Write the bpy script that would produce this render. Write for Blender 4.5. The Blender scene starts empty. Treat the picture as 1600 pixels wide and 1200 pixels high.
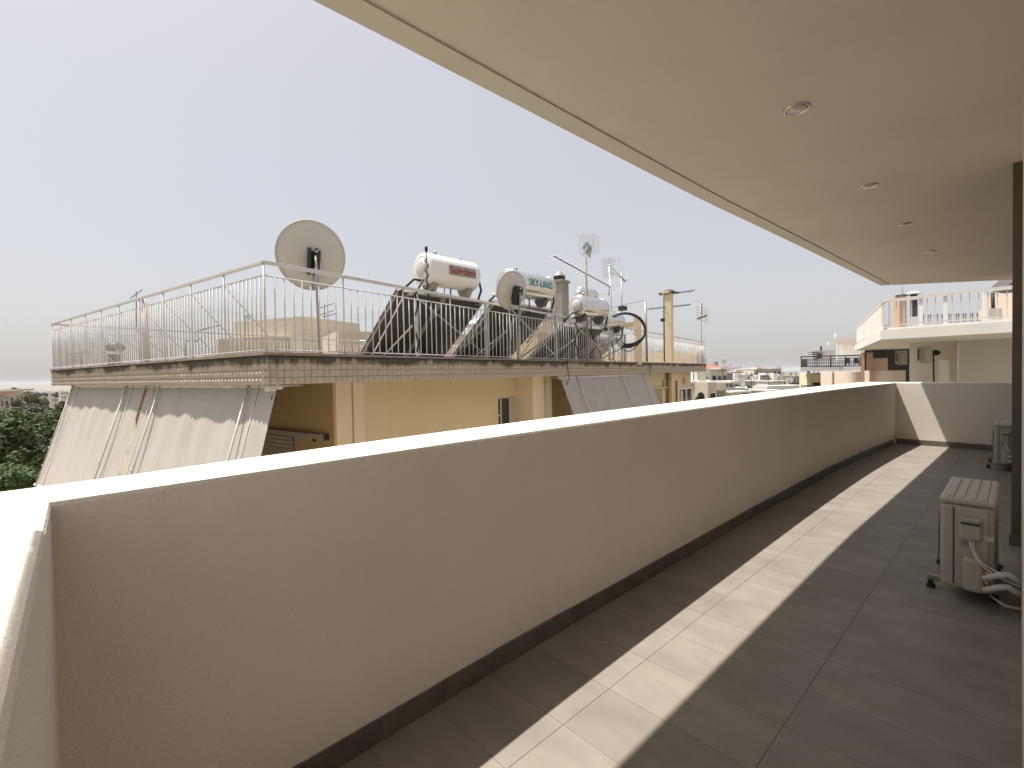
import bpy, math, random
from math import sin, cos, pi, radians, sqrt, atan2, hypot
from mathutils import Vector, Matrix

random.seed(7)
scene = bpy.context.scene
COL = scene.collection

# ---------------------------------------------------------------- camera
YAW, PITCH, ROLL, FPX = math.atan(796 / 737.0), 0.02214, 0.01896, 737.0
CAM = Vector((0.0, 0.0, 1.45))
cd = bpy.data.cameras.new('camera')
cd.sensor_fit = 'HORIZONTAL'; cd.sensor_width = 36.0; cd.lens = FPX / 1600 * 36.0
cd.clip_start = 0.02; cd.clip_end = 20000
cam = bpy.data.objects.new('camera', cd); COL.objects.link(cam)
cam.matrix_world = (Matrix.Translation(CAM) @ Matrix.Rotation(YAW, 4, 'Z') @
                    Matrix.Rotation(radians(90) - PITCH, 4, 'X') @ Matrix.Rotation(-ROLL, 4, 'Z'))
scene.camera = cam

# ---------------------------------------------------------------- world, sun, exposure
SUN = Vector((-0.336, -0.2, 1.0)).normalized()
sun_el = math.asin(SUN.z); sun_az = atan2(SUN.x, SUN.y)          # azimuth clockwise from +Y
world = bpy.data.worlds.new('World'); scene.world = world
world.use_nodes = True
nt = world.node_tree; nt.nodes.clear()
wo = nt.nodes.new('ShaderNodeOutputWorld'); bg = nt.nodes.new('ShaderNodeBackground')
sky = nt.nodes.new('ShaderNodeTexSky'); sky.sky_type = 'NISHITA'; sky.sun_disc = False
sky.sun_elevation = sun_el; sky.sun_rotation = sun_az
sky.air_density = 1.0; sky.dust_density = 4.0; sky.ozone_density = 1.0; sky.altitude = 50
# hazy milky air: the blue sky is mostly veiled by an even pale haze
mx = nt.nodes.new('ShaderNodeMix'); mx.data_type = 'RGBA'; mx.inputs[0].default_value = 0.66
mx.inputs[7].default_value = (4.85, 4.66, 4.62, 1)
nt.links.new(sky.outputs[0], mx.inputs[6]); nt.links.new(mx.outputs[2], bg.inputs[0])
bg.inputs[1].default_value = 0.1
nt.links.new(bg.outputs[0], wo.inputs[0])
sl = bpy.data.lights.new('sun', 'SUN'); sl.energy = 4.7; sl.angle = radians(0.55); sl.color = (1.0, 0.945, 0.85)
so = bpy.data.objects.new('sun', sl); COL.objects.link(so)
so.rotation_euler = (-SUN).to_track_quat('-Z', 'Y').to_euler(); so.location = (0, 0, 30)
scene.view_settings.view_transform = 'Standard'; scene.view_settings.look = 'None'
scene.view_settings.gamma = 1.0; scene.view_settings.use_curve_mapping = False
scene.view_settings.exposure = 0.68

# ---------------------------------------------------------------- frames of reference
C0 = Vector((-5.63, 1.52)); U = Vector((-.2109, .9775)); WV = Vector((-.9775, -.2109))
def W(a, b, z=0.0):
    """neighbour building frame: a along its front, b inward, z up"""
    return Vector((C0.x + U.x * a + WV.x * b, C0.y + U.y * a + WV.y * b, z))
def place(px, py, dep):
    """world point seen at photo pixel (px,py), dep metres ahead"""
    v = Vector(((px - 800) / FPX, -(py - 600) / FPX, -1.0)) * dep
    return cam.matrix_world @ v

RX = (place(900, 590, 10) - place(800, 590, 10)).normalized()     # roughly across the view
# ---------------------------------------------------------------- materials
MATS = {}
def mat(name, col, rough=0.6, metal=0.0, var=0.12, scale=3.0, bump=0.0, bscale=60.0, rnd=0.0, col2=None, stretch=None, spec=0.5, detail=6.0, stain=0.0, sscale=1.2, sstretch=(1, 1, 1), slo=.55, shi=.72):
    if name in MATS: return MATS[name]
    m = bpy.data.materials.new(name); m.use_nodes = True; n = m.node_tree
    b = n.nodes['Principled BSDF']
    geo = n.nodes.new('ShaderNodeNewGeometry')
    vec = geo.outputs['Position']
    if stretch:
        mp = n.nodes.new('ShaderNodeMapping'); mp.inputs['Scale'].default_value = stretch
        n.links.new(vec, mp.inputs['Vector']); vec = mp.outputs[0]
    nz = n.nodes.new('ShaderNodeTexNoise'); nz.inputs['Scale'].default_value = scale; nz.inputs['Detail'].default_value = detail
    nz.inputs['Roughness'].default_value = 0.6
    n.links.new(vec, nz.inputs['Vector'])
    c2 = col2 if col2 else tuple(c * (1 - var * 2) for c in col)
    mr = n.nodes.new('ShaderNodeMapRange'); mr.inputs[1].default_value = 0.3; mr.inputs[2].default_value = 0.7
    n.links.new(nz.outputs['Fac'], mr.inputs[0])
    mi = n.nodes.new('ShaderNodeMix'); mi.data_type = 'RGBA'
    mi.inputs[6].default_value = (*c2, 1); mi.inputs[7].default_value = (*col, 1)
    n.links.new(mr.outputs[0], mi.inputs[0])
    out = mi.outputs[2]
    if rnd > 0:
        oi = n.nodes.new('ShaderNodeObjectInfo'); hs = n.nodes.new('ShaderNodeHueSaturation')
        m2 = n.nodes.new('ShaderNodeMapRange'); m2.inputs[3].default_value = 1 - rnd; m2.inputs[4].default_value = 1 + rnd
        n.links.new(oi.outputs['Random'], m2.inputs[0]); n.links.new(m2.outputs[0], hs.inputs['Value'])
        n.links.new(out, hs.inputs['Color']); out = hs.outputs[0]
    if stain > 0:
        m3 = n.nodes.new('ShaderNodeMapping'); m3.inputs['Scale'].default_value = sstretch; n.links.new(geo.outputs['Position'], m3.inputs['Vector'])
        n3 = n.nodes.new('ShaderNodeTexNoise'); n3.inputs['Scale'].default_value = sscale; n3.inputs['Detail'].default_value = 9; n3.inputs['Roughness'].default_value = .68
        n.links.new(m3.outputs[0], n3.inputs['Vector'])
        r3 = n.nodes.new('ShaderNodeMapRange'); r3.inputs[1].default_value = slo; r3.inputs[2].default_value = shi; r3.inputs[4].default_value = stain
        n.links.new(n3.outputs['Fac'], r3.inputs[0])
        x3 = n.nodes.new('ShaderNodeMix'); x3.data_type = 'RGBA'; x3.inputs[7].default_value = (col[0] * .35, col[1] * .32, col[2] * .28, 1)
        n.links.new(r3.outputs[0], x3.inputs[0]); n.links.new(out, x3.inputs[6]); out = x3.outputs[2]
    n.links.new(out, b.inputs['Base Color'])
    b.inputs['Roughness'].default_value = rough; b.inputs['Metallic'].default_value = metal
    b.inputs['Specular IOR Level'].default_value = spec
    if bump > 0:
        bn = n.nodes.new('ShaderNodeTexNoise'); bn.inputs['Scale'].default_value = bscale; bn.inputs['Detail'].default_value = 4
        n.links.new(geo.outputs['Position'], bn.inputs['Vector'])
        bp = n.nodes.new('ShaderNodeBump'); bp.inputs['Strength'].default_value = bump; bp.inputs['Distance'].default_value = 0.02
        n.links.new(bn.outputs['Fac'], bp.inputs['Height']); n.links.new(bp.outputs[0], b.inputs['Normal'])
    MATS[name] = m
    return m

M = dict(
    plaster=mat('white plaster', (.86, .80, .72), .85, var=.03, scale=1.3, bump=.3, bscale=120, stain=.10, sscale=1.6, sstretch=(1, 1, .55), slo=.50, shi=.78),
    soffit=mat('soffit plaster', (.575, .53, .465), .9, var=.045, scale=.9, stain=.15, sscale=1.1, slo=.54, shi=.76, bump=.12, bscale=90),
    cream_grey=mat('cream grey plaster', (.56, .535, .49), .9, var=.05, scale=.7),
    cream_ac=mat('aged cream enamel', (.42, .385, .32), .5, var=.05, scale=4),
    inner=mat('inner wall plaster', (.78, .71, .62), .85, var=.05, scale=2, bump=.4, bscale=150),
    pier=mat('shade-dark brown pier', (.12, .098, .08), .7, var=.08, scale=2, bump=.2),  # brown kept very dark: the pier's shade is put into its colour
    tile=mat('porcelain tile', (.28, .255, .222), .5, var=.13, scale=3.0, spec=.3, rnd=.06, stretch=(1, 1.9, 1), stain=.14, sscale=2.5, slo=.5, shi=.7, bump=.03, bscale=200),
    grout=mat('grout', (.15, .132, .115), .9),
    skirt=mat('skirting tile', (.17, .145, .12), .4, var=.15, scale=7, rnd=.12),
    lip=mat('rough mortar', (.36, .31, .26), .95, var=.2, scale=25, bump=.8, bscale=120),
    acp=mat('cream enamel', (.45, .415, .36), .42, var=.03, scale=4),
    acd=mat('dark coil', (.05, .048, .045), .7),
    steel=mat('galvanised steel', (.36, .36, .36), .45, .4, var=.15, scale=12),
    rubber=mat('black rubber', (.018, .017, .016), .65),
    cable=mat('white cable', (.62, .6, .56), .5),
    foam=mat('white pipe wrap', (.72, .70, .66), .7, var=.08, scale=30, bump=.5, bscale=150),
    lens=mat('frosted lens', (.45, .43, .40), .25),
    chrome=mat('lamp ring', (.55, .52, .48), .25, .85),
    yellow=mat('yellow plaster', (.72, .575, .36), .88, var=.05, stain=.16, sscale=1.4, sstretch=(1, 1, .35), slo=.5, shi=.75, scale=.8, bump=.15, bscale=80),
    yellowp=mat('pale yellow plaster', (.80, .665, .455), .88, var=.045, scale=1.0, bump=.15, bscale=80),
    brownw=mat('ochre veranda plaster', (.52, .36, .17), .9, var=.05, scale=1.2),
    rail=mat('off white rail paint', (.62, .595, .58), .5, var=.06, scale=9),
    awning=mat('awning canvas', (.47, .435, .405), .9, var=.045, scale=1.3, stretch=(6, 6, .6), spec=.1),
    awnbar=mat('awning bar paint', (.74, .70, .66), .45),
    shutter=mat('shutter plastic', (.40, .33, .27), .6, var=.05),
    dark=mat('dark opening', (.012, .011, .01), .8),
    glass=mat('window glass', (.05, .055, .06), .08, var=.3, scale=1.5, spec=.8),
    wframe=mat('white window frame', (.72, .70, .66), .45),
    tank=mat('white tank enamel', (.78, .765, .74), .3, var=.04, scale=3),
    tankm=mat('stainless jacket', (.72, .71, .70), .2, .85, var=.05, scale=5),
    tankcap=mat('grey tank cap', (.58, .56, .53), .45, .2, var=.05),
    collb=mat('collector back', (.11, .098, .088), .5, .3, var=.12, scale=2),
    collg=mat('collector glass', (.015, .018, .028), .08, spec=.8),
    alu=mat('aluminium', (.58, .57, .55), .4, .6, var=.1, scale=8),
    dish=mat('dish paint', (.56, .535, .465), .55, var=.04, scale=3),
    red=mat('red print', (.42, .04, .035), .5), green=mat('green print', (.02, .22, .10), .5), band=mat('grey label band', (.34, .32, .30), .5),
    conc=mat('raw concrete', (.36, .33, .28), .9, var=.15, scale=3, bump=.4, bscale=30),
    brass=mat('brass fitting', (.5, .33, .1), .4, .7),
    pipe=mat('ochre drain pipe', (.30, .17, .07), .6, var=.1),
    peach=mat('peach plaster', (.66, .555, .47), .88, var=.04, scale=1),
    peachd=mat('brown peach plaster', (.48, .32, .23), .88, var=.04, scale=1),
    white2=mat('weathered white plaster', (.70, .68, .64), .88, var=.06, scale=.9, bump=.1, bscale=60),
    grey2=mat('grey plaster', (.40, .39, .37), .9, var=.08, scale=.8),
    beige2=mat('beige plaster', (.60, .53, .43), .9, var=.07, scale=.6),
    cream2=mat('cream plaster', (.66, .60, .50), .9, var=.07, scale=.6),
    pink2=mat('pink plaster', (.60, .46, .40), .9, var=.07, scale=.6),
    terra=mat('terracotta tile', (.34, .15, .095), .85, var=.25, scale=2, col2=(.22, .12, .09)),
    iron=mat('black iron', (.02, .02, .022), .5),
    bark=mat('bark', (.10, .075, .055), .95, var=.3, scale=9, bump=.6, bscale=20),
    ground=mat('dry ground', (.26, .23, .18), .95, var=.2, scale=.05, col2=(.16, .15, .10)),
    sea=mat('sea', (.05, .09, .13), .15, var=.1, scale=.01),
    asphalt=mat('bounce-pale paving', (.38, .36, .33), .9),  # unseen alley paving, colour lightened to bounce light onto soffit and yellow walls
)
def leafmat(name, c1, c2):
    m = mat(name, c1, .6, var=.3, scale=1.6, col2=c2, spec=.3)
    n = m.node_tree; b = n.nodes['Principled BSDF']
    tr = n.nodes.new('ShaderNodeBsdfTranslucent'); ms = n.nodes.new('ShaderNodeMixShader'); ms.inputs[0].default_value = .14
    src = b.inputs['Base Color'].links[0].from_socket
    n.links.new(src, tr.inputs[0]); n.links.new(b.outputs[0], ms.inputs[1]); n.links.new(tr.outputs[0], ms.inputs[2])
    n.links.new(ms.outputs[0], n.nodes['Material Output'].inputs[0])
    return m
M['leafA'] = leafmat('dark broad leaves', (.085, .125, .03), (.03, .05, .016))
M['leafB'] = leafmat('bright feathery leaves', (.10, .155, .04), (.035, .075, .02))
M['leafC'] = leafmat('brownish leaves', (.085, .075, .045), (.045, .045, .028))
M['leafD'] = leafmat('olive leaves', (.15, .15, .06), (.09, .095, .045))
M['needle'] = leafmat('blue green needles', (.055, .085, .065), (.025, .045, .035))

def fascia_mat():
    """beige relief tile, top courses blackened by weather"""
    m = mat('weathered relief tile', (.50, .435, .345), .85, var=.07, scale=5, rnd=.05, bump=.2, bscale=90)
    n = m.node_tree; b = n.nodes['Principled BSDF']
    src = b.inputs['Base Color'].links[0].from_socket
    geo = n.nodes.new('ShaderNodeNewGeometry'); sx = n.nodes.new('ShaderNodeSeparateXYZ'); n.links.new(geo.outputs['Position'], sx.inputs[0])
    zr = n.nodes.new('ShaderNodeMapRange'); zr.inputs[1].default_value = 1.56; zr.inputs[2].default_value = 1.70
    n.links.new(sx.outputs['Z'], zr.inputs[0])
    mp = n.nodes.new('ShaderNodeMapping'); mp.inputs['Scale'].default_value = (1, 1, .25); n.links.new(geo.outputs['Position'], mp.inputs[0])
    nz = n.nodes.new('ShaderNodeTexNoise'); nz.inputs['Scale'].default_value = 1.7; nz.inputs['Detail'].default_value = 9; nz.inputs['Roughness'].default_value = .75
    n.links.new(mp.outputs[0], nz.inputs['Vector'])
    ns = n.nodes.new('ShaderNodeMath'); ns.operation = 'MULTIPLY_ADD'; ns.inputs[1].default_value = .5; ns.inputs[2].default_value = -.262
    n.links.new(nz.outputs[0], ns.inputs[0])
    ad = n.nodes.new('ShaderNodeMath'); ad.operation = 'ADD'; n.links.new(sx.outputs['Z'], ad.inputs[0]); n.links.new(ns.outputs[0], ad.inputs[1])
    zr.inputs[1].default_value = 1.58; zr.inputs[2].default_value = 1.645; n.links.new(ad.outputs[0], zr.inputs[0])
    m2 = n.nodes.new('ShaderNodeMath'); m2.operation = 'MULTIPLY'; m2.inputs[1].default_value = .88; n.links.new(zr.outputs[0], m2.inputs[0])
    mi = n.nodes.new('ShaderNodeMix'); mi.data_type = 'RGBA'; mi.inputs[7].default_value = (.045, .037, .029, 1)
    n.links.new(m2.outputs[0], mi.inputs[0]); n.links.new(src, mi.inputs[6]); n.links.new(mi.outputs[2], b.inputs['Base Color'])
    return m
M['fascia'] = fascia_mat()

# ---------------------------------------------------------------- mesh helper
class MB:
    def __init__(s): s.v = []; s.f = []; s.sm = []
    def add(s, vs, fs, smooth=False):
        o = len(s.v); s.v += [tuple(v) for v in vs]; s.f += [tuple(i + o for i in f) for f in fs]; s.sm += [smooth] * len(fs); return s
    def obox(s, o, ex, ey, ez):
        """box from origin corner o with edge vectors"""
        o = Vector(o); ex = Vector(ex); ey = Vector(ey); ez = Vector(ez)
        vs = [o, o + ex, o + ex + ey, o + ey, o + ez, o + ex + ez, o + ex + ey + ez, o + ey + ez]
        fs = [(0, 3, 2, 1), (4, 5, 6, 7), (0, 1, 5, 4), (1, 2, 6, 5), (2, 3, 7, 6), (3, 0, 4, 7)]
        if ex.cross(ey).dot(ez) < 0: fs = [f[::-1] for f in fs]
        return s.add(vs, fs)
    def box(s, x0, x1, y0, y1, z0, z1): return s.obox((x0, y0, z0), (x1 - x0, 0, 0), (0, y1 - y0, 0), (0, 0, z1 - z0))
    def nbox(s, a0, a1, b0, b1, z0, z1):
        o = W(a0, b0, z0); return s.obox(o, W(a1, b0, z0) - o, W(a0, b1, z0) - o, Vector((0, 0, z1 - z0)))
    def tube(s, pts, r, n=8, cap=True, r2=None):
        pts = [Vector(p) for p in pts]; N = len(pts); rings = []
        up = None
        for i, p in enumerate(pts):
            d = (pts[min(i + 1, N - 1)] - pts[max(i - 1, 0)]).normalized()
            if up is None: up = Vector((0, 0, 1)) if abs(d.z) < .9 else Vector((1, 0, 0))
            x = up.cross(d).normalized(); y = d.cross(x).normalized(); up = y
            rr = r if r2 is None else r + (r2 - r) * i / max(1, N - 1)
            rings.append([p + (x * cos(2 * pi * k / n) + y * sin(2 * pi * k / n)) * rr for k in range(n)])
        vs = [v for R in rings for v in R]; fs = []
        for i in range(N - 1):
            for k in range(n):
                k2 = (k + 1) % n; fs.append((i * n + k, i * n + k2, (i + 1) * n + k2, (i + 1) * n + k))
        s.add(vs, fs, n > 4)
        if cap:
            o = len(s.v) - len(vs)
            s.f.append(tuple(o + k for k in reversed(range(n)))); s.f.append(tuple(o + (N - 1) * n + k for k in range(n))); s.sm += [False, False]
        return s
    def lathe(s, c, axis, prof, n=32):
        """prof: list of (distance along axis, radius)"""
        c = Vector(c); ax = Vector(axis).normalized()
        up = Vector((0, 0, 1)) if abs(ax.z) < .9 else Vector((1, 0, 0))
        x = up.cross(ax).normalized(); y = ax.cross(x)
        vs = []; fs = []
        for (t, r) in prof:
            for k in range(n): vs.append(c + ax * t + (x * cos(2 * pi * k / n) + y * sin(2 * pi * k / n)) * max(r, 1e-4))
        for i in range(len(prof) - 1):
            for k in range(n):
                k2 = (k + 1) % n; fs.append((i * n + k, i * n + k2, (i + 1) * n + k2, (i + 1) * n + k))
        return s.add(vs, fs, True)
    def prism(s, poly, z0, z1):
        n = len(poly); vs = [(p[0], p[1], z0) for p in poly] + [(p[0], p[1], z1) for p in poly]
        ar = sum(poly[i][0] * poly[(i + 1) % n][1] - poly[(i + 1) % n][0] * poly[i][1] for i in range(n))
        fs = [tuple(range(n))[::-1], tuple(range(n, 2 * n))] + [(i, (i + 1) % n, n + (i + 1) % n, n + i) for i in range(n)]
        if ar < 0: fs = [f[::-1] for f in fs]
        return s.add(vs, fs)
    def mesh(s, name, m, origin=(0, 0, 0)):
        me = bpy.data.meshes.new(name); o = Vector(origin)
        me.from_pydata([tuple(Vector(v) - o) for v in s.v], [], s.f); me.update()
        me.polygons.foreach_set('use_smooth', s.sm)
        if m is not None: me.materials.append(m)
        return me
    def build(s, name, m, parent=None, smooth_angle=None, bevel=0, kind=None):
        org = wloc(parent) if parent else Vector((0, 0, 0))
        me = s.mesh(name, m, org)
        o = bpy.data.objects.new(name, me); COL.objects.link(o)
        if parent: o.parent = parent
        if bevel > 0:
            bv = o.modifiers.new('bevel', 'BEVEL'); bv.width = bevel; bv.segments = 2; bv.limit_method = 'ANGLE'
            for p in me.polygons: p.use_smooth = False
        if kind: o['kind'] = kind
        return o
def wloc(o):
    v = Vector((0, 0, 0))
    while o: v += o.location; o = o.parent
    return v
def tag(o, label=None, cat=None, group=None, kind=None):
    if label: o['label'] = label
    if cat: o['category'] = cat
    if group: o['group'] = group
    if kind: o['kind'] = kind
    return o
def thing(name, label, cat, loc=(0, 0, 0), group=None):
    o = bpy.data.objects.new(name, None); COL.objects.link(o); o.location = loc; o.empty_display_size = .2
    return tag(o, label, cat, group)
def inst(name, me, parent, loc=(0, 0, 0), rz=0, kind=None):
    o = bpy.data.objects.new(name, me); COL.objects.link(o); o.parent = parent; o.location = loc; o.rotation_euler.z = rz
    return o
def lerp(a, b, t): return a + (b - a) * t
def interp(tab, y):
    if y <= tab[0][0]: return tab[0][1]
    for (y0, x0), (y1, x1) in zip(tab, tab[1:]):
        if y <= y1: return lerp(x0, x1, (y - y0) / (y1 - y0))
    return tab[-1][1]
def smooth_tab(tab, n=40):
    """cubic (Catmull-Rom) resample of a y->x table"""
    P = [tab[0]] + tab + [tab[-1]]; out = []
    for i in range(1, len(P) - 2):
        p0, p1, p2, p3 = P[i - 1], P[i], P[i + 1], P[i + 2]
        for k in range(6):
            t = k / 6.
            f = lambda j: .5 * (2 * p1[j] + (p2[j] - p0[j]) * t + (2 * p0[j] - 5 * p1[j] + 4 * p2[j] - p3[j]) * t * t + (3 * p1[j] - p0[j] - 3 * p2[j] + p3[j]) * t ** 3)
            out.append((f(0), f(1)))
    out.append(tab[-1]); return out

# ================================================================ OUR BALCONY
PIN = smooth_tab([(-.055, -1.698), (.7, -1.725), (1.5, -1.752), (2.8, -1.768), (4.2, -1.782), (5.6, -1.788), (7.6, -1.772), (9.6, -1.70), (11.3, -1.60)])
POUT = smooth_tab([(-.36, -1.95), (.12, -1.97), (.55, -2.03), (1.67, -2.13), (3.6, -2.235), (6.7, -2.29), (9.5, -2.26), (11.62, -2.17)])
TOPZ = 1.145
def parapet():
    root = thing('balcony_parapet', 'long curved white plastered balcony parapet running from near left corner to the far end wall', 'parapet', (-1.7, 5, 0))
    inner = [(.7, -.055), (-.2, -.055), (-.9, -.055), (-1.4, -.055)] + [(x, y) for y, x in PIN] + [(-1.1, 11.3), (.0, 11.3)]
    outer = [(.7, -.36), (-.2, -.36), (-.9, -.36), (-1.6, -.36)]
    for y, x in PIN:
        t = (y - PIN[0][0]) / (PIN[-1][0] - PIN[0][0]); yy = lerp(-.36, 11.62, t); outer.append((interp(POUT, yy), yy))
    outer += [(-1.1, 11.62), (.0, 11.62)]
    z0 = -.35; mb = MB(); n = len(inner); rows = []
    # section: outer bottom, outer top edge, chamfers, inner top edge, inner bottom
    for i, (a, b) in enumerate(zip(inner, outer)):
        A = Vector((a[0], a[1], 0)); B = Vector((b[0], b[1], 0)); d = (B - A); L = d.length; d /= L
        side = i < 4
        ch = .012
        rows.append([B + Vector((0, 0, z0)), B + Vector((0, 0, TOPZ - ch)), B - d * ch * .3 + Vector((0, 0, TOPZ - ch * .3)), B - d * ch + Vector((0, 0, TOPZ)),
                     A + d * (ch * 1.4) + Vector((0, 0, TOPZ)), A + d * ch * .4 + Vector((0, 0, TOPZ - ch * .35)), A + Vector((0, 0, TOPZ - ch * 1.3)), A + Vector((0, 0, z0))])
    K = 8; vs = [v for r_ in rows for v in r_]; fs = []
    for i in range(n - 1):
        for k in range(K):
            k2 = (k + 1) % K; fs.append((i * K + k, i * K + k2, (i + 1) * K + k2, (i + 1) * K + k)[::-1])
    fs.append(tuple(range(K))); fs.append(tuple((n - 1) * K + k for k in range(K))[::-1])
    mb.add(vs, fs, False); mb.build('wall', M['plaster'], root)
    # skirting tiles along the foot, one by one, and the mortar lip on top
    def walk(pts, step):
        out = [Vector(pts[0])]; acc = 0
        for a, b in zip(pts, pts[1:]):
            a = Vector(a); b = Vector(b); L = (b - a).length; p = 0
            while acc + L - p >= step:
                p += step - acc; acc = 0; out.append(a + (b - a) * p / L)
            acc += L - p
        return out
    path = [(x, y) for y, x in PIN]
    lip = MB()
    for P in (walk(path, .302), walk([(-1.588, 11.3), (.0, 11.3)], .302)):
        for a, b in zip(P, P[1:]):
            d = (b - a).normalized(); nrm = Vector((d.y, -d.x))
            g = .0018; a2 = a + d * g; b2 = b - d * g; th = .011 + random.uniform(-.0012, .0012); h = .088 + random.uniform(-.001, .001)
            m = MB().obox((a2.x, a2.y, .001), (b2.x - a2.x, b2.y - a2.y, 0), (nrm.x * th, nrm.y * th, 0), (0, 0, h))
            m.build('skirting_tile', M['skirt'], root)
            lip.obox((a.x - nrm.x * .004, a.y - nrm.y * .004, h + .0015), (b.x - a.x, b.y - a.y, 0), (nrm.x * .008, nrm.y * .008, 0), (0, 0, .0045 + random.uniform(0, .005)))
    lip.build('mortar_lip', M['lip'], root, kind='stuff')
    # screw hole / stain near the inner corner
    MB().lathe((-1.7085, .03, .93), (1, 0, 0), [(0, .006), (.002, .006), (.0025, 0)], 10).build('wall_plug', M['rubber'], root)
parapet()

fl = MB().box(-2.0, .3, -.06, 11.4, -.30, -.0016).build('floor', M['grout']); tag(fl, kind='structure')
# floor tiles, one object each, joints 2 mm
PX, PY = .6255, .3165
tm = MB().obox((0, 0, -.012), (PX - .0028, 0, 0), (0, PY - .0016, 0), (0, 0, .012)).mesh('floor_tile', M['tile'])
xs = [-1.90, -1.2755, -.65, -.0475, .02]
for j in range(-1, 37):
    y0 = 2.068 - PY * 7 + j * PY + 0.0
    for i in range(4):
        x0, x1 = xs[i], xs[i + 1]
        if i == 0:      # cut course along the curved wall
            ya, yb = max(y0, -.05), min(y0 + PY, 11.3)
            if yb - ya < .02: continue
            poly = [(interp(PIN, ya) + .002, ya), (x1 - .0028, ya), (x1 - .0028, yb - .0026), (interp(PIN, yb) + .002, yb - .0026)]
            o = MB().prism(poly, -.012, 0).build('floor_tile', M['tile'], fl)
        elif i == 3 or y0 < -.05 or y0 + PY > 11.3:
            ya, yb = max(y0, -.05), min(y0 + PY, 11.3)
            if yb - ya < .02: continue
            MB().box(x0, x1 - .0028, ya, yb - .0026, -.012, 0).build('floor_tile', M['tile'], fl)
        else:
            inst('floor_tile', tm, fl, (x0, y0, random.uniform(-.0003, .0003)))

# small bright grit and paint drips lying on the tiles
gr = MB()
for k in range(46):
    x = random.uniform(-1.7, -.2); y = random.uniform(.8, 9); s_ = random.uniform(.0015, .0045)
    gr.obox((x, y, .0003), (s_ * random.uniform(1, 3), s_, 0), (-s_, s_, 0), (0, 0, .0012))
tag(gr.build('paint_specks', M['cable']), 'tiny white paint specks and grit scattered on the grey floor tiles', 'debris', kind='stuff')

# inner wall with pier, and the mass of the flat behind it
iw = MB().prism([(.012, -.8), (.35, -.8), (.35, 5.46), (.004, 5.46)], 0, 3.029).build('wall_inner', M['inner']); tag(iw, kind='structure')
pr = MB().prism([(-.05, 5.462), (.35, 5.462), (.35, 12.2), (-.05, 12.2)], 0, 3.029).build('wall_pier', M['pier']); tag(pr, kind='structure')
MB().box(-.062, .02, 5.448, 5.461, .001, .09).build('skirting_tile', M['skirt'], pr)
MB().box(-.0625, -.0505, 5.463, 11.28, .001, .09).build('skirting_tile', M['skirt'], pr)

# soffit of the balcony above
E_ = smooth_tab([(-.452, -2.022), (1.5, -2.023), (4.1, -2.022), (5.5, -1.99), (7.7, -1.94), (11.57, -1.868)])
off = lambda d: [(x + d, y) for y, x in E_]
endp = lambda d: (-1.868 + d, 11.57 + d * .785)
SZ = 3.03
cl = MB()
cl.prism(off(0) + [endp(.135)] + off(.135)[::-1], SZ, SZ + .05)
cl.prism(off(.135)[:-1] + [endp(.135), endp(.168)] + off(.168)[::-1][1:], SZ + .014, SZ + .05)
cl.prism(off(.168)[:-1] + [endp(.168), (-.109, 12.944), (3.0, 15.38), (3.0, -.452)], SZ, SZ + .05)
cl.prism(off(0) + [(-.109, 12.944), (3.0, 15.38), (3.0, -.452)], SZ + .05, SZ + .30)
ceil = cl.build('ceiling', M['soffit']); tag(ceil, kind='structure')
def downlight(x, y, label):
    t = thing('downlight', label, 'ceiling light', (x, y, SZ), 'recessed downlights in the balcony soffit')
    MB().lathe((x, y, SZ), (0, 0, -1), [(0, .074), (.005, .074), (.009, .069), (.007, .058), (-.002, .054)], 28).build('trim_ring', M['chrome'], t)
    MB().lathe((x, y, SZ - .0035), (0, 0, -1), [(.004, .055), (.008, .045), (.012, .022), (.0125, 0)], 24).build('lens', M['lens'], t)
    MB().lathe((x, y, SZ + .0), (0, 0, -1), [(-.03, .0), (-.03, .056), (.002, .056)], 24).build('housing', M['acd'], t)
for x, y, l in ((-.935, 3.27, 'nearest and largest of the round recessed lights in the soffit'), (-.918, 5.13, 'second nearest round recessed light in the balcony soffit'),
                (-.892, 6.83, 'third round recessed light along the soffit, small and flat looking'), (-.866, 8.73, 'farthest and smallest round recessed light in the balcony soffit')):
    downlight(x, y, l)
# faint scuff marks on the soffit
for i, (px, py, r) in enumerate([(783, 15, .05), (797, 25, .035), (858, 67, .03), (1333, 162, .02)]):
    d = place(px, py, 1) - CAM; p = CAM + d * ((SZ - CAM.z) / d.z)
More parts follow.
